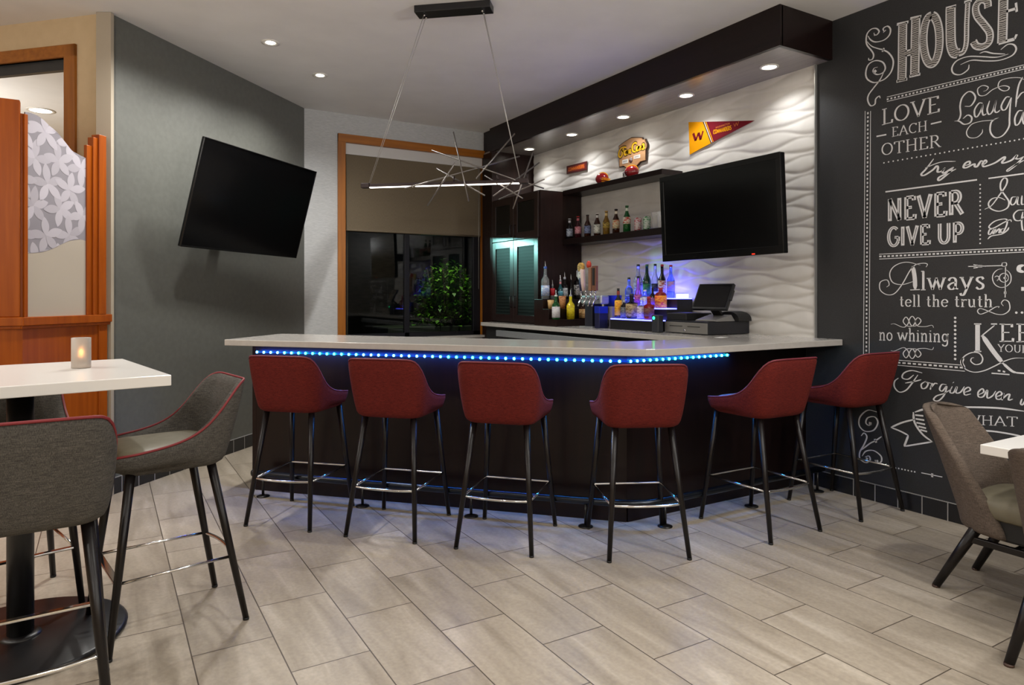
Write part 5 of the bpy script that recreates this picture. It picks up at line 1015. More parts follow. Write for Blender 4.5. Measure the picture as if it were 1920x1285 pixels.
# stepped rack with bottles beside the cabinet
rk = thing('bottle_rack', 'dark stepped bottle rack on the counter beside the tall cabinet', 'rack', (0, 0, 0))
f = MB(); f.box(3.80, 4.38, 5.77, 5.925, CTR, 1.335); f.build('top_step', M_esp, rk, bevel=.002)
f = MB(); f.box(3.80, 4.38, 5.665, 5.77, CTR, 1.238); f.build('middle_step', M_esp, rk, bevel=.002)
f = MB(); f.box(3.80, 4.38, 5.53, 5.665, CTR, 1.135); f.build('low_step', M_esp, rk, bevel=.002)
GR = 'bottles on the dark stepped rack'
bottle('tall clear vodka-style bottle with a blue cap on the dark rack', GR, 3.885, 5.85, 1.335, .335, .038, 'liquor', 'clear', 'blue', (((150, 168, 206), (205, 210, 220)), .1, .42), True)
bottle('small clear bottle with a red label and spout on the dark rack', GR, 3.967, 5.84, 1.335, .15, .022, 'liquor', 'clear', 'silver', (((190, 30, 44), (160, 16, 30)), .25, .75), True)
bottle('slim teal bottle with a pink neck on the dark rack', GR, 4.065, 5.84, 1.335, .20, .024, 'tall', 'teal', 'silver', (((60, 130, 150), (150, 190, 196)), .1, .42), True, neck=(210, 140, 150))
bottle('dark bottle with a small white label on the dark rack', GR, 4.13, 5.855, 1.335, .23, .026, 'square', 'dark', 'silver', (((200, 204, 206), (120, 124, 130)), .12, .5), True)
bottle('slim black bottle with a silver spout on the dark rack', GR, 4.20, 5.84, 1.335, .21, .016, 'tall', 'dark', 'black', None, True)
bottle('black bottle with a large white label and pale neck on the dark rack', GR, 4.29, 5.845, 1.335, .30, .030, 'square', 'dark', 'silver', (((206, 206, 204), (70, 70, 74)), .14, .5), True, neck=(205, 205, 205))
bottle('green bottle with a white label and white cap at the front of the dark rack', GR, 3.845, 5.60, 1.135, .245, .036, 'liquor', 'green', 'white', (((206, 206, 206), (190, 180, 184)), .08, .52), True)
bottle('bright yellow liqueur bottle at the front of the dark rack', GR, 4.023, 5.60, 1.135, .245, .036, 'liquor', 'yellow', 'silver', (((226, 206, 12), (196, 170, 6)), .03, .56), True)
bottle('squat dark flask with a tan label at the front of the dark rack', GR, 4.20, 5.60, 1.135, .16, .045, 'flask', 'brown', 'black', (((206, 172, 120), (170, 120, 66)), .06, .62))
for x, h, r, lb, c1, c2 in ((3.86, .09, .033, 'short tan paper cup on the dark rack', (214, 178, 116), (190, 150, 90)), (4.003, .13, .038, 'taller tan paper cup with a brown emblem on the dark rack', (196, 140, 86), (150, 84, 46))):
    f = MB(); f.loops([[(rr * cos(2 * pi * k / 22), rr * sin(2 * pi * k / 22), z) for k in range(22)] for rr, z in ((.01, 0), (r * .72, 0), (r, h), (r * .95, h), (r * .68, .006), (.01, .006))], True, True, True)
    o = f.build('paper_cup', labmat(c1, c2)); o.location = (x, 5.715, 1.238); tag(o, lb, 'cup', 'paper cups on the dark rack')

# beer tap tower
tt = thing('tap_tower', 'grey beer tap tower with four chrome faucets and mixed handles', 'beer tap', (4.0, 5.2, CTR))
M_tower = mat('grey_tower', (62, 62, 72), .35, .6)
f = MB(); f.box(-.06, .06, -.06, .055, 0, .225); f.build('column', M_tower, tt, bevel=.006)
f = MB(); f.box(-.05, .05, -.18, .13, .225, .305); f.build('faucet_box', M_steel, tt, bevel=.012)
f = MB(); f.box(-.09, .09, -.1, .10, 0, .014); f.build('drip_tray', M_steel, tt, bevel=.003)
hy = [.075, -.002, -.078, -.14]
for y in hy:
    f = MB(); f.tube([(-.05, y, .275), (-.085, y, .275), (-.105, y, .25), (-.125, y, .205)], [.012, .013, .011, .008], 10); f.tube([(-.085, y, .275), (-.088, y, .335)], [.009, .007], 8); f.build('faucet', M_chrome, tt)
    f = MB(); f.tube([(-.088, y, .335), (-.088, y, .35)], .012, 10); f.build('collar', M_chrome, tt)
f = MB(); f.lathe([(.014, .35), (.02, .42), (.02, .47), (.012, .475)], 14, M=Matrix.Translation((-.088, hy[0], 0)))
h1 = f.build('tap_handle', mat('navy_handle', (40, 44, 84), .4), tt)
for zz, rr, c in ((.495, .044, (224, 218, 212)), (.575, .044, (206, 160, 70))):
    f = MB(); Mx = Matrix.Translation((-.088, hy[0], zz)) @ Matrix.Rotation(radians(90), 4, 'Y'); f.lathe([(rr * .6, -.014), (rr, -.012), (rr, .012), (rr * .6, .014)], 22, M=Mx); f.build('round_badge', labmat(c, tuple(int(v * .75) for v in c)), h1)
f = MB(); f.lathe([(.016, .35), (.022, .42), (.024, .55), (.018, .56)], 14, M=Matrix.Translation((-.088, hy[1], 0)) @ Matrix.Rotation(radians(-6), 4, 'X')); h2 = f.build('tap_handle', mat('pale_pink_handle', (224, 196, 188), .4), tt)
f = MB(); f.lathe([(.016, .585), (.024, .60), (.024, .625), (.012, .65)], 14, M=Matrix.Translation((-.088, hy[1] - .045, -.02))); f.build('red_top', mat('red_tap_top', (196, 60, 34), .4), h2)
f = MB(); f.box(-.105, -.075, hy[2] - .022, hy[2] + .022, .35, .57); f.build('tap_handle', mat('tan_wood_handle', (150, 104, 76), .5), tt, bevel=.006)
f = MB(); f.box(-.105, -.075, hy[3] - .032, hy[3] + .03, .35, .58); h4 = f.build('tap_handle', mat('brown_wood_handle', (124, 78, 56), .5), tt, bevel=.004)
f = MB(); f.box(-.108, -.104, hy[3] - .018, hy[3] + .016, .40, .56); f.build('dark_inlay', mat('dark_inlay', (40, 24, 22), .5), h4)

# blue tubs and grey box beside the taps
bt = thing('blue_bucket', 'blue plastic tub on top of the grey dispenser', 'bucket', (4.14, 5.09, 1.27))
f = MB(); f.loops([[(r * .75 * cos(2 * pi * k / 24), r * sin(2 * pi * k / 24), z) for k in range(24)] for r, z in ((.02, 0), (.09, 0), (.105, .10), (.11, .105), (.10, .105), (.085, .008), (.02, .008))], True, True, True); M_bluep = mat('blue_plastic', (22, 50, 190), .35, trans=.2); f.build('tub', M_bluep, bt)
gb = thing('napkin_dispenser', 'grey dispenser box between the taps and the lit bottle steps', 'dispenser', (4.12, 5.05, CTR))
f = MB(); f.box(-.07, .07, -.07, .07, 0, .202); f.build('housing', mat('grey_plastic', (150, 146, 150), .4), gb, bevel=.005)
f = MB(); f.tube([(-.075, -.02, .02), (-.085, -.03, .075), (-.08, .0, .06)], .008, 8); f.build('lever', M_blk, gb)
bc = thing('straw_caddy', 'dark ribbed caddy with a blue lining beside the tap tower', 'caddy', (3.98, 5.055, CTR))
f = MB(); f.box(-.05, .05, -.035, .035, 0, .17); f.build('caddy_body', mat('navy_caddy', (22, 24, 60), .4), bc, bevel=.004)
f = MB(); f.box(-.052, .052, -.037, .037, .14, .205); f.build('blue_rim', M_bluep, bc, bevel=.004)

# lit steps with bottles
ls = thing('lit_bottle_steps', 'black three-step bottle display with glowing blue tops', 'bottle display', (0, 0, 0))
M_acr = mat('lit_acrylic', (120, 120, 235), .4, emit=(86, 92, 255), estr=4)
for nm, x0, x1, z in (('low_step', 3.98, 4.10, 1.165), ('middle_step', 4.10, 4.22, 1.265), ('top_step', 4.22, 4.40, 1.352)):
    f = MB(); f.box(x0, x1, 4.315, 4.924, CTR, z - .009); f.build(nm, M_blk, ls, bevel=.002)
    f = MB(); f.box(x0 + .002, x1 - .002, 4.318, 4.92, z - .009, z); f.build('glowing_top', M_acr, ls)
GS = 'spirits on the lit steps'
q1, q2, q3 = 1.165, 1.265, 1.352
R = [(4.04, 4.880, q1, .275, .0295, 'liquor', 'dark', 'black', (((236, 176, 14), (200, 120, 20)), .1, .6), (150, 60, 30), 'dark brown bottle with a long yellow label on the bottom lit step'),
     (4.04, 4.795, q1, .165, .0265, 'flask', 'dark', 'silver', (((110, 112, 116), (60, 60, 66)), .1, .62), None, 'squat dark bottle with a grey label on the bottom lit step'),
     (4.04, 4.695, q1, .225, .040, 'square', 'dark', 'black', (((168, 146, 104), (110, 84, 50)), .1, .6), None, 'square brown bottle with a tan label on the bottom lit step'),
     (4.04, 4.565, q1, .185, .030, 'square', 'clear', 'white', (((206, 196, 214), (150, 120, 150)), .06, .6), None, 'square clear bottle with a white label on the bottom lit step'),
     (4.04, 4.470, q1, .20, .0345, 'square', 'red', 'red', (((110, 60, 52), (80, 34, 34)), .15, .5), None, 'dark red bottle with a red neck on the bottom lit step'),
     (4.16, 4.872, q2, .275, .034, 'liquor', 'blue', 'black', (((40, 60, 150), (120, 140, 220)), .30, .42), None, 'pale blue bottle with a dark blue band on the middle lit step'),
     (4.16, 4.745, q2, .285, .0315, 'bulb', 'pink', 'black', (((190, 90, 160), (120, 50, 120)), .16, .4), None, 'pink fancy bottle on the middle lit step'),
     (4.16, 4.655, q2, .16, .030, 'square', 'blue', 'white', (((205, 206, 226), (150, 150, 200)), .1, .6), None, 'short pale bottle in the middle of the middle lit step'),
     (4.16, 4.555, q2, .18, .026, 'liquor', 'dark', 'black', (((150, 90, 160), (90, 50, 100)), .15, .5), None, 'dark bottle with a purple label on the middle lit step'),
     (4.16, 4.452, q2, .175, .039, 'flask', 'red', 'red', (((236, 150, 30), (206, 60, 20)), .04, .62), None, 'red bottle with an orange flame-coloured label on the middle lit step'),
     (4.30, 4.905, q3, .313, .037, 'tall', 'clear', 'black', (((180, 180, 220), (120, 110, 190)), .1, .46), None, 'clear bottle with a black cap, leftmost on the top lit step'),
     (4.30, 4.785, q3, .308, .034, 'tall', 'dgreen', 'green', (((30, 104, 70), (60, 140, 90)), .12, .42), None, 'green bottle on the top lit step'),
     (4.30, 4.675, q3, .309, .031, 'tall', 'clear', 'black', (((20, 24, 40), (50, 60, 90)), .2, .42), None, 'clear bottle with a dark slanted label on the top lit step'),
     (4.30, 4.585, q3, .30, .032, 'tall', 'dark', 'red', (((214, 206, 200), (170, 80, 60)), .1, .52), None, 'dark bottle with a white label and red cap on the top lit step'),
     (4.30, 4.475, q3, .292, .032, 'tall', 'blue', 'red', (((130, 140, 220), (180, 120, 170)), .2, .5), None, 'clear bottle with a red cap, rightmost on the top lit step')]
for x, y, z, h, r, stl, g, cap, lab, nk, lb in R:
    bottle(lb, GS, x, y, z, h, r, stl, g, cap, lab, neck=nk, name='liquor_bottle')
f = MB(); f.box(4.29, 4.37, 4.33, 4.40, q3, q3 + .035); f.build('glowing_block', mat('bright_acrylic', (170, 175, 255), .4, emit=(110, 116, 255), estr=4.5), ls)
area('steps_lamp', (4.37, 4.66, 1.40), (4.425, 4.66, 1.62), .8, .5, .03, (.14, .13, 1), 170)

# ------------------------------------------------------------------ register
dr = thing('cash_drawer', 'black cash drawer with a grey steel front on the counter', 'cash drawer', (3.985, 3.98, CTR), radians(-3))
f = MB(); f.box(0, .44, -.245, .245, .004, .105); f.build('case', mat('drawer_black', (20, 22, 30), .4), dr, bevel=.004)
f = MB(); f.box(-.008, .001, -.243, .243, .008, .092); fr_d = f.build('drawer_front', mat('drawer_steel', (128, 126, 122), .4, .15), dr, bevel=.002)
for a, b in ((.03, .18), (-.17, -.03)):
    f = MB(); f.box(-.011, -.007, a, b, .058, .064); f.build('slot', M_chrome, fr_d)
f = MB(); f.lathe([(.009, -.003), (.009, .003)], 14, M=Matrix.Translation((-.009, 0, .028)) @ Matrix.Rotation(radians(90), 4, 'Y')); f.build('lock', M_chrome, fr_d)
pr = thing('receipt_printer', 'low black printer box on the left of the cash drawer', 'printer', (4.09, 4.10, CTR + .105))
f = MB(); f.box(-.09, .2, -.11, .11, 0, .058); f.build('housing', M_blkm, pr, bevel=.006)
f = MB(); f.box(-.05, .1, -.09, .09, .058, .062); f.build('lid', M_blk, pr, bevel=.002)
ps = thing('register_screen', 'black touchscreen register tilted back on a pale wedge stand', 'register', (4.12, 3.82, CTR + .105), radians(-82))
f = MB(); f.add([(-.10, -.10, 0), (.10, -.10, 0), (.12, .12, 0), (-.12, .12, 0), (-.09, -.10, .012), (.09, -.10, .012), (.10, .10, .05), (-.10, .10, .05)], [(0, 3, 2, 1), (4, 5, 6, 7), (0, 1, 5, 4), (1, 2, 6, 5), (2, 3, 7, 6), (3, 0, 4, 7)]); f.build('stand', mat('pale_wedge', (120, 118, 116), .4), ps, bevel=.004)
MS = Matrix.Translation((0, .0, .190)) @ Matrix.Rotation(radians(-28), 4, 'X')
f = MB(); f.box(-.16, .16, -.012, .018, -.115, .115, MS); f.build('screen_frame', mat('navy_black', (12, 13, 18), .3), ps, bevel=.006)
f = MB(); f.box(-.146, .146, -.0145, -.010, -.095, .103, MS); f.build('screen', M_screen, ps)
f = MB(); f.bar(MS @ Vector((0, .015, -.06)), (0, .08, .04), .08, .02); f.build('neck', M_blk, ps)
f = MB(); f.box(.158, .172, -.008, .012, -.03, .06, MS); f.build('card_slot', M_blk, ps, bevel=.003)
hm = thing('equipment_case', 'low black hump-shaped case behind the register screen', 'case', (4.325, 3.775, CTR + .105))
lv = []
for i in range(13):
    a = pi * i / 12; lv.append([(-.07, .02 - .115 * cos(a), .075 * sin(a) ** .8), (.075, .02 - .115 * cos(a), .075 * sin(a) ** .8)])
f = MB(); n_ = len(lv); vsq = [p for l in lv for p in l]
f.add(vsq, [(2 * i, 2 * i + 1, 2 * i + 3, 2 * i + 2) for i in range(n_ - 1)] + [tuple(2 * i for i in range(n_))[::-1], tuple(2 * i + 1 for i in range(n_)), (0, 2 * n_ - 2, 2 * n_ - 1, 1)]); f.build('shell', M_blkm, hm)
cr = thing('card_reader', 'small dark card reader with a green light beside the cash drawer', 'card reader', (3.93, 4.245, CTR))
f = MB(); f.box(-.03, .03, -.04, .04, 0, .145); f.build('housing', mat('dark_grey_plastic', (46, 48, 54), .4), cr, bevel=.008)
f = MB(); f.lathe([(.014, -.002), (.012, .003)], 14, M=Matrix.Translation((-.031, .012, .12)) @ Matrix.Rotation(radians(-90), 4, 'Y')); f.build('status_light', mat('green_led', (40, 220, 140), .4, emit=(30, 220, 130), estr=4), cr)
pp = thing('paper_slip', 'small white paper slip lying on the counter in front of the cash drawer', 'paper', (3.86, 3.50, CTR + .001), radians(15))
f = MB(); f.add([(-.05, -.03, 0), (.05, -.03, .001), (.05, .03, .002), (-.05, .03, 0), (-.05, -.03, .0008), (.05, -.03, .0018), (.05, .03, .0028), (-.05, .03, .0008)], [(0, 1, 2, 3), (4, 5, 6, 7), (0, 1, 5, 4), (1, 2, 6, 5), (2, 3, 7, 6), (3, 0, 4, 7)]); f.build('sheet', mat('paper_white', (226, 226, 222), .6), pp)
# ------------------------------------------------------------------ stroke lettering
# each glyph: width, strokes ('l' straight / 'c' curved), points in cap heights; 's' x,y,w = serif
def _g(w, *st): return (w, st)
def arc(cx, cy, rx, ry, a0, a1, n=14):
    return [(cx + rx * cos(radians(a0 + (a1 - a0) * k / n)), cy + ry * sin(radians(a0 + (a1 - a0) * k / n))) for k in range(n + 1)]
L_, C_ = 'l', 'c'
UP = {
 'L': (.64, [(L_, [(.17, 1), (.17, 0)]), (L_, [(.17, .02), (.60, .02)]), (L_, [(.60, .0), (.62, .22)])], [(.17, 1, .28), (.12, 0, .2)]),
 'O': (.92, [(L_, arc(.46, .5, .38, .49, 90, 450, 28))], []),
 'V': (.80, [(L_, [(.08, 1), (.40, 0)]), (L_, [(.40, 0), (.72, 1)])], [(.08, 1, .26), (.72, 1, .24)]),
 'E': (.68, [(L_, [(.16, 1), (.16, 0)]), (L_, [(.16, .98), (.56, .98)]), (L_, [(.16, .52), (.46, .52)]), (L_, [(.16, .02), (.60, .02)]), (L_, [(.56, 1), (.57, .82)]), (L_, [(.60, 0), (.62, .2)])], [(.14, 1, .24), (.14, 0, .24)]),
 'A': (.84, [(L_, [(.06, 0), (.42, 1)]), (L_, [(.42, 1), (.78, 0)]), (L_, [(.20, .36), (.65, .36)])], [(.06, 0, .22), (.78, 0, .26)]),
 'C': (.80, [(L_, arc(.46, .5, .37, .49, 48, 312, 22)), (L_, [(.72, .98), (.72, .78)])], []),
 'H': (.90, [(L_, [(.17, 1), (.17, 0)]), (L_, [(.73, 1), (.73, 0)]), (L_, [(.17, .52), (.73, .52)])], [(.17, 1, .27), (.17, 0, .27), (.73, 1, .27), (.73, 0, .27)]),
 'T': (.78, [(L_, [(.39, 1), (.39, 0)]), (L_, [(.05, .98), (.73, .98)]), (L_, [(.05, 1), (.04, .8)]), (L_, [(.73, 1), (.74, .8)])], [(.39, 0, .28)]),
 'R': (.78, [(L_, [(.16, 1), (.16, 0)]), (L_, [(.16, .98), (.36, .98)] + arc(.36, .74, .22, .24, 80, -80, 10) + [(.36, .5), (.16, .5)]), (L_, [(.36, .5), (.70, 0)])], [(.14, 1, .22), (.16, 0, .27), (.72, 0, .18)]),
 'N': (.88, [(L_, [(.17, 1), (.17, 0)]), (L_, [(.17, 1), (.71, 0)]), (L_, [(.71, 0), (.71, 1)])], []),
 'G': (.82, [(L_, arc(.44, .5, .35, .49, 50, 330, 24)), (L_, [(.75, .26), (.75, .48)]), (L_, [(.75, .46), (.50, .46)])], []),
 'I': (.34, [(L_, [(.17, 1), (.17, 0)])], []),
 'U': (.84, [(L_, [(.15, 1), (.15, .34)] + arc(.42, .34, .27, .33, 180, 360, 14) + [(.69, 1)])], [(.15, 1, .25), (.69, 1, .22)]),
 'P': (.72, [(L_, [(.16, 1), (.16, 0)]), (L_, [(.16, .96), (.36, .96)] + arc(.36, .70, .24, .26, 80, -80, 10) + [(.36, .44), (.16, .44)])], []),
 'Y': (.78, [(L_, [(.06, 1), (.39, .48)]), (L_, [(.72, 1), (.39, .48)]), (L_, [(.39, .5), (.39, 0)])], [(.08, 1, .24), (.72, 1, .22), (.39, 0, .26)]),
 'W': (1.12, [(L_, [(.06, 1), (.32, 0)]), (L_, [(.32, 0), (.56, .95)]), (L_, [(.56, .95), (.80, 0)]), (L_, [(.80, 0), (1.06, 1)])], [(.08, 1, .24), (1.05, 1, .22)]),
 'M': (1.0, [(L_, [(.14, 0), (.14, 1)]), (L_, [(.14, 1), (.5, .2)]), (L_, [(.5, .2), (.86, 1)]), (L_, [(.86, 1), (.86, 0)])], []),
 'D': (.84, [(L_, [(.16, 1), (.16, 0)]), (L_, [(.16, .97), (.36, .97)] + arc(.36, .5, .34, .47, 85, -85, 14) + [(.36, .03), (.16, .03)])], []),
 'S': (.66, [(L_, arc(.34, .74, .22, .23, 30, 270, 12) + arc(.34, .26, .23, .25, 90, -150, 12))], []),
}
X_ = .62   # x-height in cap heights
LO = {
 'a': (.56, [(C_, [(.10, .46), (.16, .58), (.30, .62), (.42, .52), (.42, .3), (.42, .08), (.54, .02)]), (C_, [(.42, .38), (.22, .32), (.08, .18), (.16, .02), (.30, .02), (.42, .16)])], []),
 'e': (.56, [(C_, [(.09, .34), (.48, .36), (.44, .54), (.28, .62), (.12, .50), (.07, .30), (.14, .08), (.30, 0), (.48, .12)])], []),
 'l': (.30, [(L_, [(.15, 1.02), (.15, 0)])], [(.11, 1.02, .14), (.15, 0, .24)]),
 'w': (.88, [(L_, [(.06, .62), (.25, 0)]), (L_, [(.25, 0), (.44, .6)]), (L_, [(.44, .6), (.63, 0)]), (L_, [(.63, 0), (.82, .62)])], [(.06, .62, .2), (.82, .62, .18), (.44, .62, .12)]),
 'y': (.62, [(L_, [(.08, .62), (.31, .02)]), (C_, [(.54, .62), (.31, .02), (.18, -.28), (.06, -.30), (.03, -.20)])], [(.08, .62, .2), (.54, .62, .18)]),
 's': (.46, [(C_, [(.38, .50), (.30, .61), (.14, .58), (.10, .46), (.22, .34), (.36, .22), (.34, .06), (.18, 0), (.06, .10)])], []),
 't': (.40, [(C_, [(.18, .88), (.18, .5), (.18, .14), (.24, .02), (.36, .06)]), (L_, [(.05, .60), (.34, .60)])], []),
 'h': (.62, [(L_, [(.14, 1.02), (.14, 0)]), (C_, [(.14, .44), (.28, .60), (.42, .60), (.47, .44), (.47, .2), (.47, 0)])], [(.10, 1.02, .14), (.14, 0, .22), (.47, 0, .22)]),
 'r': (.44, [(L_, [(.14, .62), (.14, 0)]), (C_, [(.14, .40), (.24, .56), (.40, .60), (.40, .52)])], [(.10, .62, .14), (.15, 0, .24)]),
 'u': (.62, [(C_, [(.13, .62), (.13, .3), (.17, .06), (.30, 0), (.46, .16)]), (L_, [(.46, .62), (.46, 0)])], [(.09, .62, .13), (.42, .62, .12), (.50, 0, .14)]),
 'n': (.62, [(L_, [(.14, .62), (.14, 0)]), (C_, [(.14, .44), (.28, .60), (.42, .60), (.47, .44), (.47, .2), (.47, 0)])], [(.10, .62, .14), (.14, 0, .22), (.47, 0, .22)]),
 'o': (.58, [(L_, arc(.29, .31, .22, .31, 90, 450, 20))], []),
 'i': (.30, [(L_, [(.15, .62), (.15, 0)]), (L_, [(.15, .86), (.15, .80)])], [(.11, .62, .14), (.15, 0, .24)]),
 'g': (.60, [(L_, arc(.27, .33, .19, .28, 90, 450, 18)), (C_, [(.47, .62), (.47, .2), (.46, -.14), (.34, -.30), (.14, -.28), (.08, -.18)])], [(.52, .61, .12)]),
}
def glyph(ch): return UP.get(ch) or LO.get(ch)

def ribbon(mb, P, wfun, put):
    """flat ribbon along 2-D points; wfun(direction) gives its width; put maps 2-D to 3-D"""
    Lf = []; Rt = []
    n = len(P)
    for i in range(n):
        a = P[max(i - 1, 0)]; b = P[min(i + 1, n - 1)]
        dx, dy = b[0] - a[0], b[1] - a[1]; l = math.hypot(dx, dy) or 1e-9; dx /= l; dy /= l
        w = wfun(dx, dy, i / max(1, n - 1)) / 2
        Lf.append((P[i][0] - dy * w, P[i][1] + dx * w)); Rt.append((P[i][0] + dy * w, P[i][1] - dx * w))
    vs = [put(*p) for p in Lf] + [put(*p) for p in Rt]
    mb.add(vs, [(i, i + 1, n + i + 1, n + i) for i in range(n - 1)])

def text_strokes(s, style):
    x = 0; out = []
    for ch in s:
        if ch == ' ': x += .38; continue
        w, st, se = glyph(ch)
        for kind, pts in st:
            P = crom(pts, 5) if kind == C_ else pts
            out.append(('s', [(x + a, b) for a, b in P]))
        if style in ('serif', 'slab'):
            for a, b, c in se: out.append(('f', [(x + a - c / 2, b), (x + a + c / 2, b)]))
        x += w + .06
    return out, x - .06

def put_wall(off):
    return lambda y, z: (XW - off, y, z)

def write(mb, mb2, s, style, a, b, h, off=.0015, put=None, th=None):
    """write s between wall points a and b (Y,z in metres), cap height h"""
    st, W_ = text_strokes(s, style)
    L = math.hypot(b[0] - a[0], b[1] - a[1]); ux, uy = (b[0] - a[0]) / L, (b[1] - a[1]) / L
    sx = L / W_
    thick, thin, ser = {'serif': (.125, .05, .05), 'slab': (.10, .085, .085), 'inline': (.18, .18, 0), 'sans': (.19, .19, 0)}[style]
    if th: thick = thin = th
    for kind, P in st:
        Q = [(a[0] + ux * p[0] * sx, a[1] + uy * p[0] * sx + p[1] * h) for p in P]
        if kind == 'f': ribbon(mb, Q, lambda dx, dy, t: ser * h, put or put_wall(off))
        else:
            if style in ('inline', 'sans') and len(Q) == 2: pass
            ribbon(mb, Q, lambda dx, dy, t: (thin + (thick - thin) * abs(dy)) * h * (1.0 if style != 'inline' else min(1, .75 + .25 * abs(dy))), put or put_wall(off))
            if mb2 is not None:
                if len(Q) == 2: Q = [tuple(p + (q - p) * t for p, q in zip(Q[0], Q[1])) for t in (.1, .9)]
                ribbon(mb2, Q, lambda dx, dy, t: .028 * h, put or put_wall(off + .0008))

# ------------------------------------------------------------------ the mural
mu = thing('chalk_mural', 'white chalk-style family rules lettering painted on the black wall', 'mural', (XW - .0005, 1.8, 1.5))
def child(mb, name, m):
    o = mb.build(name, m)
    o.parent = mu; o.matrix_parent_inverse = Matrix.Translation(mu.location).inverted()
    return o
for s, style, a, b, h, _w in MTEXT:
    mb = MB(); mb2 = MB() if style == 'inline' else None
    write(mb, mb2, s, style, (a[0] / 1000, a[1] / 1000), (b[0] / 1000, b[1] / 1000), h / 1000)
    o = child(mb, 'lettering', M_chalk)
    if mb2:
        o2 = mb2.build('letter_inline', M_board); o2.parent = o
NAMES = {'scroll top': 'scroll', 'scroll low': 'scroll', 'scrolls': 'scroll', 'swash': 'scroll', 'ornament': 'ornament', 'rules': 'rule_line', 'dots': 'dotted_line', 'dashes': 'dashed_line', 'banner': 'ribbon_banner', 'house': 'lettering'}
for g, strokes in MURAL.items():
    mb = MB(); mb2 = MB() if g == 'house' else None
    for si, (w, pts) in enumerate(strokes):
        P = [(a / 1000, b / 1000) for a, b in pts]; w = w / 1000
        straight = g in ('rules', 'dots', 'dashes') or len(P) == 2
        Q = P if straight else crom(P, 7)
        if g == 'dots':
            y_, z_ = P[0]; mb.add([(XW - .0015, y_ + w * .5 * cos(k * pi / 5), z_ + w * .5 * sin(k * pi / 5)) for k in range(10)], [tuple(range(10))]); continue
        if g in ('rules', 'dashes', 'house'):
            wf = lambda dx, dy, t, w=w: w
        elif len(P) == 2:
            wf = lambda dx, dy, t, w=w: w
        else:
            wf = lambda dx, dy, t, w=w: w * (.62 + .5 * abs(dy)) * min(1, .45 + 4 * t, .45 + 4 * (1 - t))
        ribbon(mb, Q, wf, put_wall(.0015))
        if mb2 is not None and w > .025: ribbon(mb2, Q, lambda dx, dy, t, w=w: w - .016, put_wall(.0021 + .00012 * (si % 9)))
    o = child(mb, NAMES.get(g, 'lettering'), M_chalk)
    if mb2:
        o2 = mb2.build('letter_hatching', M_hatch); o2.parent = o

# ------------------------------------------------------------------ wall decorations above the shelf
XD = XW - .024
def flat(poly, x0, x1):
    f = MB(); n = len(poly)
    vs = [(x0, y / 1000, z / 1000) for y, z in poly] + [(x1, y / 1000, z / 1000) for y, z in poly]
    f.add(vs, [tuple(range(n)), tuple(range(2 * n - 1, n - 1, -1))] + [(i, (i + 1) % n, n + (i + 1) % n, n + i) for i in range(n)])
    return f
fs = thing('wooden_sign', 'shaped tan wooden sign with yellow script lettering on the white tile', 'sign', (0, 0, 0))
flat(FAN_OUT, XD - .012, XD).build('backing_board', mat('dark_board', (60, 34, 22), .5), fs)
cy_, cz_ = sum(p[0] for p in FAN_OUT) / len(FAN_OUT), sum(p[1] for p in FAN_OUT) / len(FAN_OUT)
flat([(cy_ + (y - cy_) * .94, cz_ + (z - cz_) * .94) for y, z in FAN_OUT], XD - .018, XD - .011).build('wood_face', wood_mat('tan_wood', (176, 132, 92), (198, 156, 114), .5, 'y'), fs)
f = MB(); f2 = MB()
for st_ in FAN_TXT:
    P = crom([(a / 1000, b / 1000) for a, b in st_], 6) if len(st_) > 2 else [(a / 1000, b / 1000) for a, b in st_]
    ribbon(f, P, lambda dx, dy, t: .034, lambda y, z: (XD - .0195, y, z)); ribbon(f2, P, lambda dx, dy, t: .016 + .006 * abs(dy), lambda y, z: (XD - .0205, y, z))
f.build('lettering_outline', mat('dark_brown_ink', (50, 24, 14), .6), fs); f2.build('lettering', mat('gold_ink', (232, 180, 30), .5), fs)  # dark outline stroke under the yellow script
T = FAN_TAGS
for q in (T[0:4], T[4:8]):
    tg = flat(q, XD - .0205, XD - .018).build('white_tag', mat('tag_white', (214, 212, 206), .5), fs)
    y0_, y1_ = q[0][0] / 1000, q[1][0] / 1000; zm = (q[0][1] + q[3][1]) / 2000
    f = MB()
    for k in range(5):
        yy = y0_ + (y1_ - y0_) * (.2 + .14 * k); ribbon(f, [(yy, zm - .006), (yy, zm + .006)], lambda dx, dy, t: .007, lambda y, z: (XD - .0212, y, z))
    f.build('tag_print', mat('tag_ink', (110, 104, 100), .6), tg)
f = MB(); cyy, czz = T[8][0] / 1000, T[8][1] / 1000
f.lathe([(.024, -.002), (.027, 0), (.02, .004)], 20, M=Matrix.Translation((XD - .02, cyy, czz)) @ Matrix.Rotation(radians(-90), 4, 'Y')); f.build('emblem', labmat((70, 30, 34), (150, 140, 140)), fs)

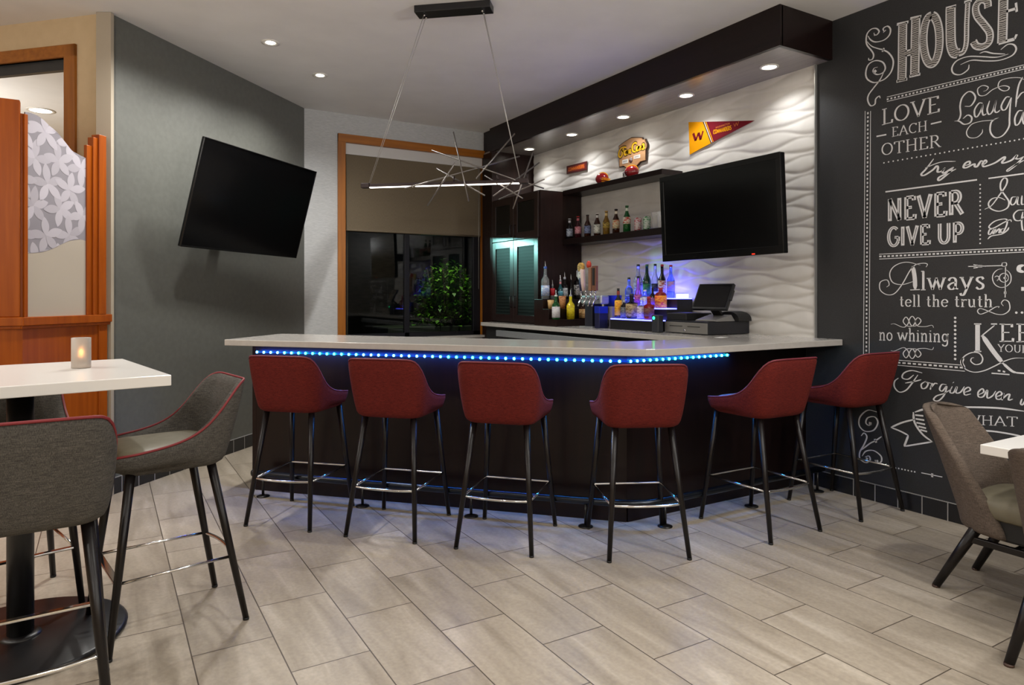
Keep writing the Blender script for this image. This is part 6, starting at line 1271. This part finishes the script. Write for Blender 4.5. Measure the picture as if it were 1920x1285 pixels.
pn = thing('pennant', 'burgundy and gold triangular felt pennant with a W on the white tile', 'pennant', (0, 0, 0))
M_gold = mat('gold_felt', (226, 152, 8), .8, spec=.1); M_bur = mat('burgundy_felt', (112, 22, 34), .8, spec=.1)
P0, P1, P2 = PEN[0], PEN[1], PEN[2]
flat([PEN[3], P1, PEN[4]], XD - .004, XD).build('burgundy_field', M_bur, pn)
flat([P0, PEN[3], PEN[4], P2], XD - .0042, XD).build('gold_field', M_gold, pn)
def stripe(a, b, c, d, m, off):
    flat([a, c, d, b], XD - off, XD - .0042).build('stripe', m, pn)
def mixp(a, b, t): return (a[0] + (b[0] - a[0]) * t, a[1] + (b[1] - a[1]) * t)
tA, bA, tB, bB = PEN[3], PEN[4], PEN[7], PEN[8]
for t0, t1, m in ((0, .28, mat('dark_stripe', (54, 20, 24), .8)), (.3, .52, mat('white_stripe', (214, 206, 200), .8)), (.54, .76, M_bur), (.78, .98, M_gold)):
    stripe(mixp(tA, tB, t0), mixp(bA, bB, t0), mixp(tA, tB, t1), mixp(bA, bB, t1), m, .0052)
f = MB()
for i, st_ in enumerate(PEN_W):
    ribbon(f, [(a / 1000, b / 1000) for a, b in st_], lambda dx, dy, t: .026 if i % 2 == 0 else .018, lambda y, z: (XD - .0055, y, z))
f.build('letter', M_bur, pn)
f = MB(); f2 = MB()
pw_ = lambda off: (lambda y, z: (XD - off, y, z))
a, b = [(v[0] / 1000, v[1] / 1000) for v in PEN_T[:2]]
write(f, None, 'COMMANDERS', 'sans', a, b, .034, put=pw_(.0052))
write(f2, None, 'WASHINGTON', 'sans', (PEN_T[3][0] / 1000, PEN_T[3][1] / 1000 - .008), (PEN_T[4][0] / 1000, PEN_T[4][1] / 1000 - .004), .014, put=pw_(.0052))
write(f2, None, 'W', 'sans', (3.868, 2.745), (3.81, 2.752), .030, put=pw_(.0052), th=.13)
f.build('lettering', M_gold, pn); f2.build('small_lettering', mat('orange_ink', (214, 110, 30), .7), pn)

rs = thing('red_sign', 'small dark red rectangular sign with orange lettering on the white tile', 'sign', (0, 0, 0))
flat(RED[:4], XD - .012, XD).build('backing_board', mat('dark_red_board', (74, 22, 24), .5), rs)
q_ = [(6176, 2785), (5856, 2780), (5856, 2724), (6176, 2732)]
flat(q_, XD - .0135, XD - .011).build('inner_panel', mat('red_panel', (124, 40, 24), .5), rs)
f = MB(); write(f, None, 'COMMANDERS', 'sans', (6.16, 2.742), (5.875, 2.737), .034, put=pw_(.0142)); f.build('lettering', mat('orange_letter', (226, 120, 40), .5), rs)

def helmet(label, x, y, z, rz, M_shell, M_mask):
    t = thing('mini_helmet', label, 'helmet', (x, y, z), rz, 'mini helmets on the top shelf')
    f = MB(); lv = []
    for i in range(11):
        a = -.42 * pi + (.92 * pi) * i / 10; rr = .062 * cos(a); zz = .058 + .058 * sin(a)
        lv.append([(1.14 * rr * cos(2 * pi * k / 24) + .004, .9 * rr * sin(2 * pi * k / 24), max(zz, .004)) for k in range(24)])
    f.loops(lv, True, True, True); f.build('shell', M_shell, t)
    f = MB(); f.tube([(.062 * 1.14 * cos(a) * .97 + .004, 0, .058 + .061 * sin(a)) for a in [(.05 + .9 * k / 12) * pi for k in range(13)]], .006, 6, flat=.6); f.build('stripe', M_gold, t)
    f = MB()
    for zz in (.022, .04, .056):
        f.tube(crom([(.03, -.054, zz), (.075, -.035, zz - .006), (.088, 0, zz - .008), (.075, .035, zz - .006), (.03, .054, zz)], 4), .0035, 6)
    f.tube([(.086, .012, .012), (.086, .012, .052)], .003, 6); f.tube([(.086, -.012, .012), (.086, -.012, .052)], .003, 6)
    f.build('face_mask', M_mask, t)
    return t
M_hel = mat('burgundy_helmet', (134, 22, 28), .18, coat=.4)
helmet('burgundy mini football helmet on the shelf, facing right, left of the wooden sign', 4.26, 5.40, 2.477, radians(-70), M_hel, M_gold)
helmet('burgundy mini football helmet on the shelf, facing left, under the wooden sign', 4.26, 4.945, 2.477, radians(115), M_hel, mat('dark_mask', (40, 20, 30), .4))
